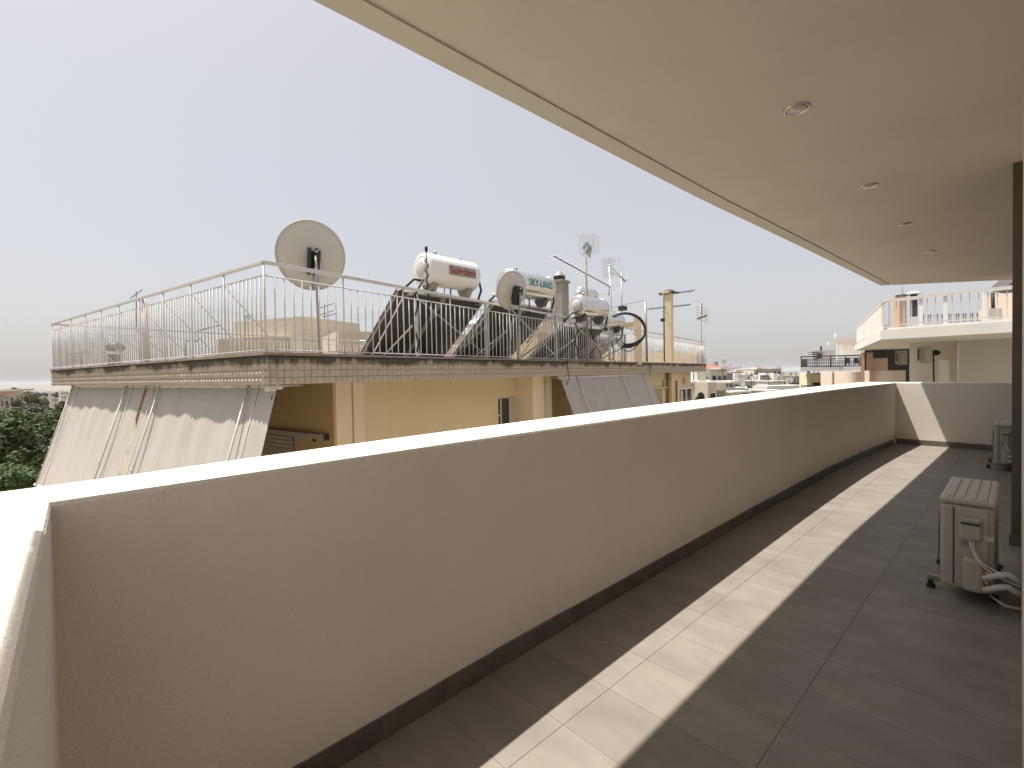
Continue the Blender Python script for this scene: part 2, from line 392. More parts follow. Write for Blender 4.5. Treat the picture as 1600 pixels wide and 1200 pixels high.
# ---------------------------------------------------------------- air conditioners
def ac_unit(x0, x1, y0, y1, label, near=True):
    z0, z1 = .085, .635
    t = thing('air_conditioner', label, 'air conditioner', ((x0 + x1) / 2, (y0 + y1) / 2, 0), 'outdoor air conditioner units on the balcony floor')
    MB().box(x0 + .004, x1 - .004, y0 + .004, y1 - .004, z0, z1 - .035).build('casing', M['acp'], t, bevel=.022)
    top = MB().box(x0 - .001, x1 + .001, y0 - .001, y1 + .001, z1 - .034, z1).build('top_cover', M['acp'], t, bevel=.014)
    rb = MB(); w = x1 - x0
    for k in range(4):
        xx = x0 + w * (.2 + .2 * k); rb.box(xx - .013, xx + .013, y0 + .05, y1 - .05, z1 - .004, z1 + .005)
    rb.build('top_ribs', M['acp'], t, bevel=.004)
    # service side facing us: front panel seam, grips, covers
    MB().box(x0 + w * .255, x0 + w * .275, y0 - .0015, y0 + .01, z0 + .03, z1 - .05).build('panel_seam', M['acd'], t)
    MB().box(x0 + w * .30, x1 - .03, y0 - .006, y0 + .006, z0 + .02, z1 - .055).build('service_panel', M['acp'], t, bevel=.004)
    hd = MB().box(x0 + w * .38, x0 + w * .76, y0 - .030, y0 - .005, z1 - .235, z1 - .115).build('terminal_cover', M['acp'], t, bevel=.012)
    MB().box(x0 + w * .40, x0 + w * .74, y0 - .0325, y0 - .012, z1 - .142, z1 - .130).build('grip_slot', M['acd'], hd)
    MB().box(x0 + w * .38, x0 + w * .76, y0 - .042, y0 - .02, z1 - .128, z1 - .098).build('grip_hood', M['acp'], hd, bevel=.012)
    MB().box(x0 + w * .44, x0 + w * .82, y0 - .052, y0 - .005, z0 + .012, z0 + .215).build('valve_cover', M['acp'], t, bevel=.02)
    MB().box(x0 + w * .80, x0 + w * .97, y0 - .0075, y0 - .0055, z1 - .225, z1 - .195).build('rating_label', M['cable'], t)
    MB().box(x0 + w * .40, x0 + w * .52, y0 - .0075, y0 - .0055, z1 - .285, z1 - .245).build('warning_label', M['band'], t)
    for k in range(3): MB().lathe((x0 + w * (.42 + .1 * k), y0 - .006, z1 - .262), (0, -1, 0), [(0, .006), (.004, .006), (.004, 0)], 10).build('terminal_screw', M['steel'], t)
    # fan grille on the front (faces the parapet)
    g = MB(); cy = y0 + .30; cz = (z0 + z1) / 2
    MB().lathe((x0 + .0035, cy, cz), (-1, 0, 0), [(0, .0), (.001, .22)], 40).build('fan_opening', M['acd'], t)
    for rr in [.05 + .02 * k for k in range(9)]:
        pts = [(x0 - .012 - .004 * (1 - rr / .22), cy + rr * cos(a * pi / 16), cz + rr * sin(a * pi / 16)) for a in range(33)]; g.tube(pts, .0022, 4, False)
    for a in range(8): g.tube([(x0 - .012, cy, cz), (x0 - .010, cy + .23 * cos(a * pi / 4), cz + .23 * sin(a * pi / 4))], .003, 4)
    g.build('fan_grille', M['acp'], t)
    # bracket feet
    for yy in (y0 + .16, y1 - .08):
        MB().box(x0 - .068, x1 + .02, yy - .02, yy - .017, z0 - .032, z0 - .002).box(x0 - .068, x1 + .02, yy - .017, yy + .02, z0 - .005, z0 - .002).build('mounting_rail', M['steel'], t)
        for xx in (x0 - .068, x1 - .02):
            f = MB().box(xx, xx + .028, yy - .016, yy + .016, .024, z0 - .034).build('foot', M['rubber'], t)
            MB().box(xx - .006, xx + .036, yy - .022, yy + .022, .001, .022).build('rubber_pad', M['rubber'], f, bevel=.004)
    # cables and wrapped pipes into the wall
    def bez(p0, p1, p2, p3, n=14):
        return [tuple(sum(c * p[j] for c, p in zip(((1 - t_) ** 3, 3 * (1 - t_) ** 2 * t_, 3 * (1 - t_) * t_ * t_, t_ ** 3), (p0, p1, p2, p3))) for j in range(3)) for t_ in [i / n for i in range(n + 1)]]
    xa = x0 + w * .56
    for k in range(2):
        MB().tube(bez((xa + .015 * k, y0 - .02, z1 - .235), (xa + .02, y0 - .075, z1 - .36), (xa + .09, y0 - .09, z1 - .40 + .03 * k), (.02, y0 - .06, z1 - .44 + .04 * k)), .0055, 6).build('cable', M['cable'], t)
    for k, zz in enumerate((.235, .165)):
        MB().tube([(x1 - .045, y0 - .035, z0 + .10 + .05 * (1 - k)), (x1 - .02, y0 - .055, zz - .01)], .012, 8).build('copper_pipe', M['brass'], t)
        MB().tube([(x1 - .045, y0 - .07, zz - .03), (x1 + .01, y0 - .095, zz + .012), (x1 + .05, y0 - .10, zz + .030), (x1 + .10, y0 - .07, zz - .01)], .0165, 10).build('pipe_wrap', M['foam'], t)
    MB().tube([(x1 - .02, y0 + .03, z0 - .01), (x1 + .04, y0 - .02, z0 - .03), (x1 + .11, y0 - .02, .06)], .008, 6).build('drain_hose', M['cable'], t)
    return t
ac_unit(-.345, -.098, 3.92, 4.70, 'cream outdoor air conditioner in the foreground with white wrapped pipes against the inner wall')
ac_unit(-.255, -.058, 9.2, 9.98, 'smaller looking cream air conditioner far down the balcony near the end wall')

# ================================================================ NEIGHBOUR BUILDING
AL, BL = 20.6, 9.15         # roof slab size
ZT, ZB = 1.735, 1.372      # fascia top / bottom
nb = thing('apartment_building', 'yellow apartment building across the gap, its flat roof edged with beige relief tiles', 'building', W(0, 0, -13))
MB().nbox(.045, AL - .045, .045, BL - .045, ZB + .01, ZT - .03).build('roof_slab', M['conc'], nb)
# coping: thin ragged mortar edge
cp = MB()
x = 0.0
while x < AL:
    l = random.uniform(.15, .5); x2 = min(AL, x + l); h = random.uniform(-.004, .006); o_ = random.uniform(-.008, .006)
    cp.nbox(x, x2, o_, .30, ZT - .030, ZT + h); x = x2
x = .301
while x < BL:
    l = random.uniform(.12, .4); x2 = min(BL, x + l); h = random.uniform(-.004, .006)
    cp.nbox(random.uniform(-.008, .006), .30, x, x2, ZT - .030, ZT + h + .0007); x = x2
cp.build('coping', M['lip'], nb)
MB().nbox(.302, AL - .05, .302, BL - .3, ZT - .03, ZT - .012).build('roof_surface', M['conc'], nb)
# relief tiles (four-sided pyramids) 4 courses
TS = (ZT - .031 - ZB) / 4
def tile_verts(e):
    s2 = TS * .487; d = .025
    return [(-s2, 0, -s2), (s2, 0, -s2), (s2, 0, s2), (-s2, 0, s2), (-s2 * .94, e, -s2 * .94), (s2 * .94, e, -s2 * .94), (s2 * .94, e, s2 * .94), (-s2 * .94, e, s2 * .94), (0, e + d, 0)]
TF = [(0, 1, 5, 4), (1, 2, 6, 5), (2, 3, 7, 6), (3, 0, 4, 7), (4, 5, 8), (5, 6, 8), (6, 7, 8), (7, 4, 8)]
tile_me = {}
def tile_mesh(side):
    if side in tile_me: return tile_me[side]
    mb = MB(); vs = []
    for (x_, e, z_) in tile_verts(.010):
        if side == 'f': q = W(x_, -e + .045, z_) - W(0, 0, 0)
        else: q = W(-e + .045, x_, z_) - W(0, 0, 0)
        vs.append(q)
    fs = TF if side == 'f' else [f[::-1] for f in TF]
    mb.add(vs, fs); tile_me[side] = (mb.mesh('relief_tile', M['fascia']), vs, fs); return tile_me[side]
cand = []
nf = int(AL / TS); nl = int(BL / TS)
for side, n_ in (('f', nf), ('l', nl)):
    for k in range(n_):
        for r_ in range(4):
            s_ = (k + .5) * (AL / nf if side == 'f' else BL / nl)
            z_ = ZB + .002 + (r_ + .5) * TS
            P = W(s_, 0, z_) if side == 'f' else W(0, s_, z_)
            cand.append(((P - CAM).length, side, P, r_))
cand.sort(key=lambda t: t[0])
rest = MB()
for i, (d_, side, P, r_) in enumerate(cand):
    me, vs, fs = tile_mesh(side)
    jit = W(random.uniform(-.001, .001), random.uniform(-.0035, .002), 0) - W(0, 0, 0)
    if i < 300: inst('relief_tile', me, nb, P + jit - nb.location)
    else: rest.add([v + P + jit for v in vs], fs)
rest.build('relief_tiles', M['fascia'], nb, kind='stuff')
# walls
Z0 = -13
wl = MB()
wl.nbox(1.40, 5.335, .80, 1.05, Z0, ZB + .008)                 # front wall left of window
wl.nbox(5.335, 6.08, .80, 1.05, .98 - .02, ZB + .008)
wl.nbox(5.335, 6.08, .80, 1.05, Z0, -.05)
wl.nbox(1.40, 1.65, 1.05, 8.6, Z0, ZB + .008)
wl.nbox(1.652, 19.3, 8.35, 8.6, Z0, ZB + .008)
wl.nbox(19.05, 19.3, .652, 8.348, Z0, ZB + .008)
wl.build('wall', M['yellow'], nb)
MB().nbox(1.36, 1.66, .752, .799, Z0, ZB + .006).build('corner_pilaster', M['yellowp'], nb)
MB().nbox(1.702, 1.90, .765, .799, Z0, ZB + .006).build('drain_casing', M['yellowp'], nb)
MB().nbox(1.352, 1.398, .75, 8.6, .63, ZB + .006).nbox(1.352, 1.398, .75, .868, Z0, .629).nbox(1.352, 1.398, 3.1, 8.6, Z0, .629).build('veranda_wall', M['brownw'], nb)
MB().nbox(6.082, 6.91, .40, 1.05, Z0, ZB + .006).build('pier', M['yellowp'], nb)
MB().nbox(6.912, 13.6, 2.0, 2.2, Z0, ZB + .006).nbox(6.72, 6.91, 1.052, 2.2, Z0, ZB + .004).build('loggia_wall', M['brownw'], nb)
MB().nbox(13.6, 19.30, .40, .65, Z0, ZB + .006).nbox(13.4, 13.598, .42, 2.2, Z0, ZB + .006).build('wall', M['yellow'], nb)
# balconies (floor slabs) below
MB().nbox(.02, 1.35, .02, 8.6, -1.55, -1.35).nbox(6.93, 13.3, .02, 1.98, -1.55, -1.35).build('balcony_slab', M['conc'], nb)
# small window in front wall
wf = MB().nbox(5.34, 6.078, 1.0, 1.03, .90, .955).nbox(5.34, 5.39, 1.0, 1.03, -.05, .899).nbox(6.03, 6.078, 1.0, 1.03, -.05, .899).nbox(5.69, 5.73, 1.0, 1.03, -.05, .899).nbox(5.392, 5.688, 1.002, 1.028, .52, .55).build('window', M['wframe'], nb)
MB().nbox(5.392, 6.028, 1.012, 1.018, -.05, .898).build('pane', M['glass'], wf)
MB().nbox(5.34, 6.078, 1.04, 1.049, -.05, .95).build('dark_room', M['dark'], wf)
# roller shutter with its box on the veranda wall
sh = MB().nbox(1.29, 1.351, .90, 3.05, .55, .625).build('shutter_box', M['shutter'], nb, bevel=.006)
MB().nbox(1.285, 1.351, .868, .899, .545, .62).build('end_cap', M['rubber'], sh)
fr = MB().nbox(1.31, 1.351, 1.69, 1.745, -1.3, .545).build('shutter_frame', M['shutter'], nb)
MB().nbox(1.30, 1.31, 1.700, 1.712, -1.3, .54).build('seal', M['rubber'], fr)
for k in range(26):
    z_ = .535 - k * .062
    MB().nbox(1.322 , 1.345, 1.75, 3.05, z_ - .058, z_).build('slat', M['shutter'], nb, bevel=.006)
MB().nbox(1.350, 1.354, .868, 1.69, -1.3, .545).build('door_reveal', M['brownw'], nb)
MB().nbox(1.335, 1.349, 1.2, 1.26, .50, .53).build('latch', M['rubber'], nb)
# right part: shutter, pipe chase, glazed door, vents
rs = MB().nbox(14.02, 14.12, .36, .398, -1.2, .76).nbox(15.0, 15.06, .36, .398, -1.2, .76).nbox(14.121, 14.999, .36, .398, .72, .76).build('shutter_frame', M['shutter'], nb)
for k in range(18):
    MB().nbox(14.122, 14.998, .37, .395, .715 - k * .1 - .085, .715 - k * .1).build('slat', M['shutter'], nb, bevel=.01)
MB().nbox(13.95, 15.6, .30, .398, .80, .83).build('ledge', M['yellowp'], nb)
MB().nbox(15.75, 16.85, .22, .398, Z0, ZB + .004).build('chimney_breast', M['yellow'], nb)
MB().nbox(15.70, 16.90, .19, .395, 1.07, 1.10).build('breast_ledge', M['yellowp'], nb)
pp = MB()
for a_ in (15.62, 16.98): pp.tube([W(a_, .33, Z0), W(a_, .33, ZB)], .045, 8)
pp.tube([W(16.3, .18, Z0), W(16.3, .18, 1.05)], .035, 8)
pp.build('drain_pipe', M['pipe'], nb)
gd = MB().nbox(17.30, 17.42, .34, .398, -1.2, .72).nbox(18.30, 18.42, .34, .398, -1.2, .72).nbox(19.20, 19.298, .34, .398, -1.2, .72).nbox(17.421, 18.299, .34, .398, .64, .72).nbox(18.421, 19.199, .34, .398, .64, .72).build('glazed_door', M['wframe'], nb)
MB().nbox(17.422, 18.298, .37, .38, -1.2, .638).nbox(18.422, 19.198, .385, .39, -1.2, .638).build('pane', M['glass'], gd)
MB().nbox(17.30, 17.55, .28, .33, -1.2, .60).build('curtain', M['tankcap'], gd)
for a_, z_ in ((15.2, 1.0), (18.0, 1.02)):
    MB().nbox(a_, a_ + .30, .33, .398, z_, z_ + .10).nbox(a_, a_ + .04, .33, .398, z_ - .16, z_ - .001).build('vent_hood', M['brownw'], nb)
# conduits down the pier and loose wires
wr = MB()
for a_, b_ in ((6.55, .385), (6.62, .387)): wr.tube([W(a_, b_, -1), W(a_ + .02, b_, .6), W(a_, b_, ZB)], .007, 5)
for a_ in (7.05, 7.2, 7.3):
    wr.tube([W(a_, .2, -.6), W(a_ + .06, .12, .5), W(a_ - .03, .1, ZB)], .008, 5)
wr.build('hanging_wires', M['alu'], nb)
ca = MB()
ca.tube([W(6.9, .04, 1.9), W(6.92, -.02, 1.74), W(6.9, -.03, 1.55), W(7.0, -.02, 1.36), W(6.95, .1, .9)], .009, 5)
ca.tube([W(12.6, -.03, 1.74), W(12.55, -.035, 1.52), W(12.6, -.02, 1.37)], .012, 5)
ca.build('black_cable', M['rubber'], nb)
# loose junction box at near corner
jb = MB().nbox(.10, .19, .1, .2, 1.30, 1.371).build('junction_box', M['wframe'], nb, bevel=.01)
MB().tube([W(.18, .15, 1.27), W(.15, .15, 1.22), W(.17, .15, 1.17), W(.20, .15, 1.20), W(.19, .15, 1.25)], .006, 6).build('hook', M['rubber'], jb)

# ---------------------------------------------------------------- roof railings
def railing(name, label, P0, P1, step, post_step, braces=None, base=None, h=(1.00, .855, .03), post_r=.011, bar_r=.008, rail=(.022, .02), flip=1, z0=ZT, skip=()):
    P0 = Vector(P0); P1 = Vector(P1); d = (P1 - P0); L = d.length; d.normalize(); nrm = Vector((-d.y, d.x, 0))
    t = thing(name, label, 'railing', (P0 + P1) / 2 + Vector((0, 0, z0)))
    z = Vector((0, 0, 1))
    o = P0 + z * (z0 + h[0] - rail[1]) - nrm * rail[0]
    MB().obox(o, d * L, nrm * 2 * rail[0], z * 2 * rail[1]).build('handrail', M['rail'], t, bevel=.006)
    MB().tube([P0 + z * (z0 + h[1]), P1 + z * (z0 + h[1])], .009, 6).build('mid_rail', M['rail'], t)
    MB().tube([P0 + z * (z0 + h[2]), P1 + z * (z0 + h[2])], .009, 6).build('bottom_rail', M['rail'], t)
    bm_ = MB().tube([(0, 0, h[2]), (0, 0, h[1])], bar_r, 5).mesh('bar', M['rail'])
    pm = MB().tube([(0, 0, -.005), (0, 0, h[0] - rail[1])], post_r, 6).mesh('post', M['rail'])
    n = int(L / step); np_ = max(1, round(post_step / step))
    for k in range(n + 1):
        p = P0 + d * (k * L / n) + z * z0 - t.location
        if k % np_ == 0: inst('post', pm, t, p)
        else:
            q = p + d * random.uniform(-.006, .006)
            ob = inst('bar', bm_, t, q); ob.rotation_euler = (random.uniform(-.006, .006), random.uniform(-.006, .006), 0)
        if braces and k % (np_ * braces[1]) == 0 and 0 < k < n:
            a = P0 + d * (k * L / n) + z * (z0 + h[1]); b = a + Vector(braces[0])
            MB().tube([a, b], .009, 6).build('brace', M['rail'], t)
    return t
inn = .06
rl1 = railing('roof_railing', 'white barred railing on the near left side of the yellow building roof, with diagonal braces', W(inn, inn), W(inn, BL - inn), .094, .94, braces=((W(.75, 0, 0) - W(0, 0, 0)) - Vector((0, 0, .84)), 1))
rl2 = railing('roof_railing', 'white barred railing along the front edge of the yellow building roof before the solar heaters', W(inn + .002, inn), W(AL - .1, inn), .112, 1.008, braces=((W(0, .75, 0) - W(0, 0, 0)) - Vector((0, 0, .84)), 2))
rl3 = railing('roof_railing', 'white barred railing at the back edge of the roof, seen through the near one', W(inn, BL - inn - .002), W(AL - .1, BL - inn - .002), .112, 1.008, h=(.99, .83, .03))
rl4 = railing('roof_railing', 'short railing above the low beige wall at the far end of the yellow roof', W(AL - .14, .1), W(AL - .14, BL - .1), .14, 1.4, z0=ZT + .0)
# thick white pole at the left railing
pl_ = MB().tube([W(.12, 3.78, ZT - .02), W(.12, 3.78, 2.76)], .038, 10).build('roof_pole', M['rail']); tag(pl_, 'thick white upright pole standing behind the left roof railing', 'pole')
# beige upstand wall at the far end of the roof
up = MB().nbox(20.0, 20.22, .32, 8.9, ZT - .01, 2.31).nbox(16.2, 19.998, 5.0, 5.2, ZT - .01, 2.2).build('roof_wall', M['yellowp']); tag(up, 'low beige wall closing the far end of the yellow building roof', 'wall')

# ---------------------------------------------------------------- awnings
def awning(label, face, s0, s1, out, drop, ztop, inset, bars, group='drop awnings on the yellow building', roll=True, hem=True):
    """face 'l': along b on the left side, 'f': along a on the front"""
    def P(s, t, lift=0.0):          # t 0 top..1 bottom
        o_ = inset - out * t; z_ = ztop - drop * t
        q = W(o_ - lift, s, z_) if face == 'l' else W(s, o_ - lift, z_)
        return q
    t_ = thing('awning', label, 'awning', P((s0 + s1) / 2, 0) * 1.0, group)
    nS, nT = 64, 14
    vs = []; fs = []
    for side in (0, 1):
        for j in range(nT + 1):
            for i in range(nS + 1):
                s_ = lerp(s0, s1, i / nS); tt = j / nT
                rip = ((.020 * sin(pi * (s_ - s0) / .62) ** 2 + .008 * sin((s_ - s0) * 3.1 + 1)) * min(1.0, tt * 6) * (1 if tt < .3 else max(.25, 1 - (tt - .3) * 2.2)) + .003 * sin(i * .9 + j * .4)) if face == 'l' else .004 * sin(i * 1.3)
                sag = -.03 * sin(pi * tt)
                p = P(s_, tt, rip + sag); vs.append(p + (Vector((0, 0, -.003)) if side else Vector((0, 0, 0))))
    N = (nS + 1) * (nT + 1)
    for j in range(nT):
        for i in range(nS):
            a = j * (nS + 1) + i; q = (a, a + 1, a + nS + 2, a + nS + 1)
            fs.append(q); fs.append(tuple(N + k for k in q[::-1]))
    MB().add(vs, fs, True).build('canvas', M['awning'], t_)
    for (sb, l_) in bars:
        MB().tube([P(sb, -.01, .035), P(sb, 1.0, .035)], .0135, 8).build('arm', M['awnbar'], t_)
        MB().tube([P(sb + l_, -.005, .012), P(sb + l_, 1.0, .012)], .006, 6).build('guide_wire', M['awnbar'], t_)
        for tt in (.62, .8):
            MB().tube([P(sb, tt, .035), P(sb + .02, tt, .06)], .014, 6).build('clamp', M['alu'], t_)
    MB().tube([P(s0, 1.0, 0), P(s1, 1.0, 0)], .03, 10).build('bottom_bar', M['awnbar'], t_)
    MB().tube([P(s0, 0, -.03), P(s1, 0, -.03)], .045, 10).build('roller', M['awnbar'], t_)
    for ss in (s0, s1):
        MB().tube([P(ss, 0.0, -.02), P(ss, 0.0, -.30) + Vector((0, 0, .0))], .012, 6).build('side_bracket', M['alu'], t_)
    return t_
awning('grey beige drop awning nearest the roof corner on the left side of the yellow building', 'l', .10, 4.0, .60, 2.0, 1.36, .20, [(.70, -.22), (3.45, .25)])
awning('grey beige drop awning farther left, next to the dark tree, over the yellow building balcony', 'l', 4.14, 8.38, .62, 2.0, 1.36, .20, [(4.9, -.25), (8.15, -.35)])
awning('mauve grey drop awning hanging over the front of the yellow building beside the pier', 'f', 6.80, 12.7, .72, 1.7, 1.335, .10, [(7.75, 9.0), (10.6, 9.0), (12.1, 9.0)][:0])
fa = MB()
faw = [o for o in COL.objects if o.name.startswith('awning')][-1]
for sb in (7.55, 10.35, 12.15):
    MB().tube([W(sb, .10 - .03, 1.34), W(sb, .10 - .72 - .04, -.36)], .014, 8).build('arm', M['awnbar'], faw)

# ================================================================ ROOF EQUIPMENT
TA = Vector((-.065, .998, 0)).normalized()      # tank axis
SD = Vector((-.998, -.065, 0))                  # downhill side of collectors
ZU = Vector((0, 0, 1))
def solar(name_label, P, width, ncol, rise, run, tank, ztank, jacket, capr=.7, text=None, cover=None, back='collb', group='solar water heaters on the yellow building roof', hoses=True, beams=()):
    """P: top near corner of collectors. tank=(s0,s1,r)"""
    P = Vector(P)
    t = thing('solar_water_heater', name_label, 'solar water heater', (P.x, P.y, ZT), group)
    sl_ = (SD * run - ZU * rise).normalized(); Ls = hypot(run, rise); nrm = sl_.cross(TA).normalized()
    if nrm.z < 0: nrm = -nrm
    cw = width / ncol
    for k in range(ncol):
        o = P + TA * (k * cw + .01)
        c = MB().obox(o - nrm * .075, TA * (cw - .03), sl_ * Ls, nrm * .06).build('collector', M[back], t)
        MB().obox(o - nrm * .014 + TA * .03 + sl_ * .03, TA * (cw - .09), sl_ * (Ls - .06), nrm * .006).build('cover_glass', M['collg'], c)
        fr_ = MB()
        for (a_, b_) in ((0, .03), (cw - .06, cw - .03)): fr_.obox(o + TA * a_ - nrm * .085, TA * .03, sl_ * Ls, nrm * .09)
        fr_.obox(o - nrm * .083 - sl_ * .012, TA * (cw - .03), sl_ * .011, nrm * .088)
        fr_.build('frame', M['alu'], c)
    # tank
    s0, s1, r = tank
    c0 = P - SD * .28; c0.z = ztank; a0 = c0 + TA * s0; L = s1 - s0
    prof = [(-.035, 0), (-.035, r * .55), (-.012, r * .9), (0, r * .985), (.02, r), (L - .02, r), (L, r * .985), (L + .02, r * .88), (L + .05, r * .55), (L + .055, 0)]
    tk = MB().lathe(a0, TA, prof, 40).build('tank', M[jacket], t)
    for s_ in (.055, L - .055):
        MB().lathe(a0 + TA * s_, TA, [(-.006, r), (-.005, r + .004), (.005, r + .004), (.006, r)], 40).build('seam_band', M[jacket], tk)
    MB().lathe(a0 - TA * .036, -TA, [(-.006, r * .52), (.012, r * .50), (.02, r * .44), (.022, 0)], 28).build('end_cap', M['tankcap'], tk)
    MB().lathe(a0 - TA * .0, -TA, [(.018, r * .80), (.026, r * .78), (.026, r * .74), (.02, r * .72)], 32).build('cap_ring', M['tankcap'], tk)
    MB().lathe(a0 + TA * (L * .25) + ZU * (r - .01), ZU, [(0, .015), (.04, .015), (.045, .028), (.07, .028), (.08, .01), (.1, .008), (.1, 0)], 12).build('relief_valve', M['steel'], tk)
    MB().lathe(a0 + TA * (L * .78) + ZU * (r - .01), ZU, [(0, .01), (.05, .01), (.055, 0)], 8).build('air_vent', M['iron'], tk)
    # cradle saddles
    for f_ in (.14, .86):
        b0 = a0 + TA * (L * f_ - .06) - ZU * (r * .93)
        MB().add([b0 + SD * .16, b0 - SD * .16, b0 - SD * .07 - ZU * .14, b0 + SD * .07 - ZU * .14] + [v + TA * .12 for v in (b0 + SD * .16, b0 - SD * .16, b0 - SD * .07 - ZU * .14, b0 + SD * .07 - ZU * .14)],
                 [(0, 1, 2, 3), (7, 6, 5, 4), (0, 4, 5, 1), (1, 5, 6, 2), (2, 6, 7, 3), (3, 7, 4, 0)]).build('saddle', M['conc'] if jacket == 'tank' else M['collb'], t)
    # stand
    zr = ztank - r - .14
    for k, f_ in enumerate((.10, .90)):
        q = P + TA * (width * f_)
        MB().obox(q - SD * .30 + ZU * (ZT - q.z), TA * .04, SD * .04, ZU * (zr - ZT)).build('leg', M['alu'], t)
        MB().tube([q - SD * .28 + ZU * (ZT - q.z + .55 * (zr - ZT)), q + SD * run * .62 + ZU * (ZT + .03 - q.z)], .018, 4).build('strut', M['alu'], t)
        MB().obox(q - SD * .30 + ZU * (zr - .04 - q.z), TA * .04, SD * .45, ZU * .04).build('bracket', M['alu'], t)
        MB().obox(q + SD * (run - .05) + ZU * (ZT - q.z), TA * .04, SD * .04, ZU * (max(.05, P.z - rise - ZT))).build('front_leg', M['alu'], t)
    MB().tube([P - SD * .28 + TA * .1 + ZU * (zr - P.z - .02), P - SD * .28 + TA * (width * .95) + ZU * (zr - P.z - .02)], .02, 4).build('cross_bar', M['alu'], t)
    MB().tube([P - SD * .29 + TA * (width * .12) + ZU * (zr - .1 - P.z), P - SD * .29 + TA * (width * .88) + ZU * (ZT + .1 - P.z)], .013, 4).build('cross_brace', M['alu'], t)
    if hoses:
        e = a0 + TA * (L + .03)
        MB().tube([e + ZU * .02, e + TA * .16 + ZU * .0, e + TA * .22 - ZU * .22, e + TA * .10 - ZU * .48, P + TA * width * .96 - nrm * .05], .022, 8).build('hose', M['rubber'], t)
        e = a0 - TA * .04
        MB().tube([e - ZU * r * .75, e - TA * .14 - ZU * (r * .75), e - TA * .30 - ZU * (r + .12) + SD * .12, P + TA * .03 - nrm * .06 - ZU * .02], .02, 8).build('hose', M['rubber'], t)
        rnd_ = [a0 + TA * .02 - ZU * (r * .5) - SD * .05]
        for k in range(8): rnd_.append(P - SD * .30 + TA * (.18 + .05 * sin(k * 1.3)) + ZU * (zr - .05 - k * (zr - ZT) / 8.2 - P.z))
        MB().tube(rnd_, .016, 6).build('riser_pipe', M['rubber'], t)
        MB().tube([a0 + TA * L * .55 - ZU * r, a0 + TA * L * .55 - ZU * (r + .35), P + TA * width * .6 - SD * .25 - ZU * .5, P + TA * width * .42 - SD * .2 - ZU * .85], .014, 6).build('riser_pipe', M['rubber'], t)
        MB().tube([a0 + TA * L * .42 - ZU * r, a0 + TA * L * .42 - ZU * (r + .3)], .01, 6).build('riser_pipe', M['steel'], t)
    if text:
        wrap_text(text, a0, L, r, tk)
    return t, a0, L, r
def text_mesh(body, size, m, font_bold=0.0):
    cu = bpy.data.curves.new('txt', 'FONT'); cu.body = body; cu.size = size; cu.offset = font_bold * .35; cu.resolution_u = 3
    ob = bpy.data.objects.new('txt', cu); COL.objects.link(ob)
    bpy.context.view_layer.update()
    me = bpy.data.meshes.new_from_object(ob.evaluated_get(bpy.context.evaluated_depsgraph_get()))
    bpy.data.objects.remove(ob); bpy.data.curves.remove(cu)
    vs = [v.co.copy() for v in me.vertices]; fs = [tuple(p.vertices) for p in me.polygons]; bpy.data.meshes.remove(me)
    return vs, fs
def wrap_text(items, a0, L, r, parent):
    """items: (body|'band'|'sun', s along tank, angle deg above horizontal on camera side, size, mat, width)"""
    side = -SD                                     # camera side
    def onT(s, h, lift):
        an = h / r; return a0 + TA * s + (side * cos(an) + ZU * sin(an)) * (r + lift)
    for it in items:
        kind, s, h, size, m, width = it
        if kind == 'band':
            vs = []; fs = []
            for j in range(7):
                for i in (0, 1): vs.append(onT(s + i * width, h + size * j / 6., .0035))
            for j in range(6): fs.append((2 * j, 2 * j + 1, 2 * j + 3, 2 * j + 2))
            MB().add(vs, fs, True).build('label_band', M[m], parent); continue
        if kind == 'sun':
            vs = [onT(s, h, .008)]; n = 16
            for k in range(n):
                rr = size * (1 if k % 2 else .55); vs.append(onT(s + rr * cos(2 * pi * k / n), h + rr * sin(2 * pi * k / n), .010))
            MB().add(vs, [(0, 1 + k, 1 + (k + 1) % n) for k in range(n)]).build('emblem', M[m], parent); continue
        tv, tf = text_mesh(kind, size, M[m], size * .028)
        x0 = min(v.x for v in tv); x1 = max(v.x for v in tv)
        MB().add([onT(s + (v.x - x0) * width / (x1 - x0), h + v.y, .017) for v in tv], tf).build('lettering', M[m], parent)

h1 = solar('white tank solar heater with red Soltherm lettering, first from the left and largest', (-7.18, 4.01, 2.93), 2.0, 2, 1.13, 1.39, (.36, 1.46, .27), 3.26, 'tank',
      text=[('band', .36, -.085, .17, 'band', .62), ('Sol', .38, -.055, .17, 'red', .21), ('sun', .635, .0, .042, 'red', 0), ('therm', .69, -.055, .17, 'red', .27)])
h2 = solar('silver tank solar heater with green SKY-LAND lettering, second from the left', (-7.22, 6.19, 2.93), 1.85, 2, 1.13, 1.45, (.10, 1.38, .27), 3.26, 'tankm',
      text=[('SKY-LAND', .42, -.04, .20, 'green', .76)])
h3 = solar('plain steel tank solar heater with round grey cap, third from the left before the chimney', (-7.28, 8.32, 2.60), 1.8, 2, .85, 1.2, (.26, 1.30, .245), 3.0, 'tankm')
h5 = solar('shiny steel solar heater with mirror like domed end, rightmost of the row', (-7.95, 10.1, 2.42), 1.7, 2, .72, 1.1, (.30, 1.20, .22), 2.88, 'tankm', back='awning')
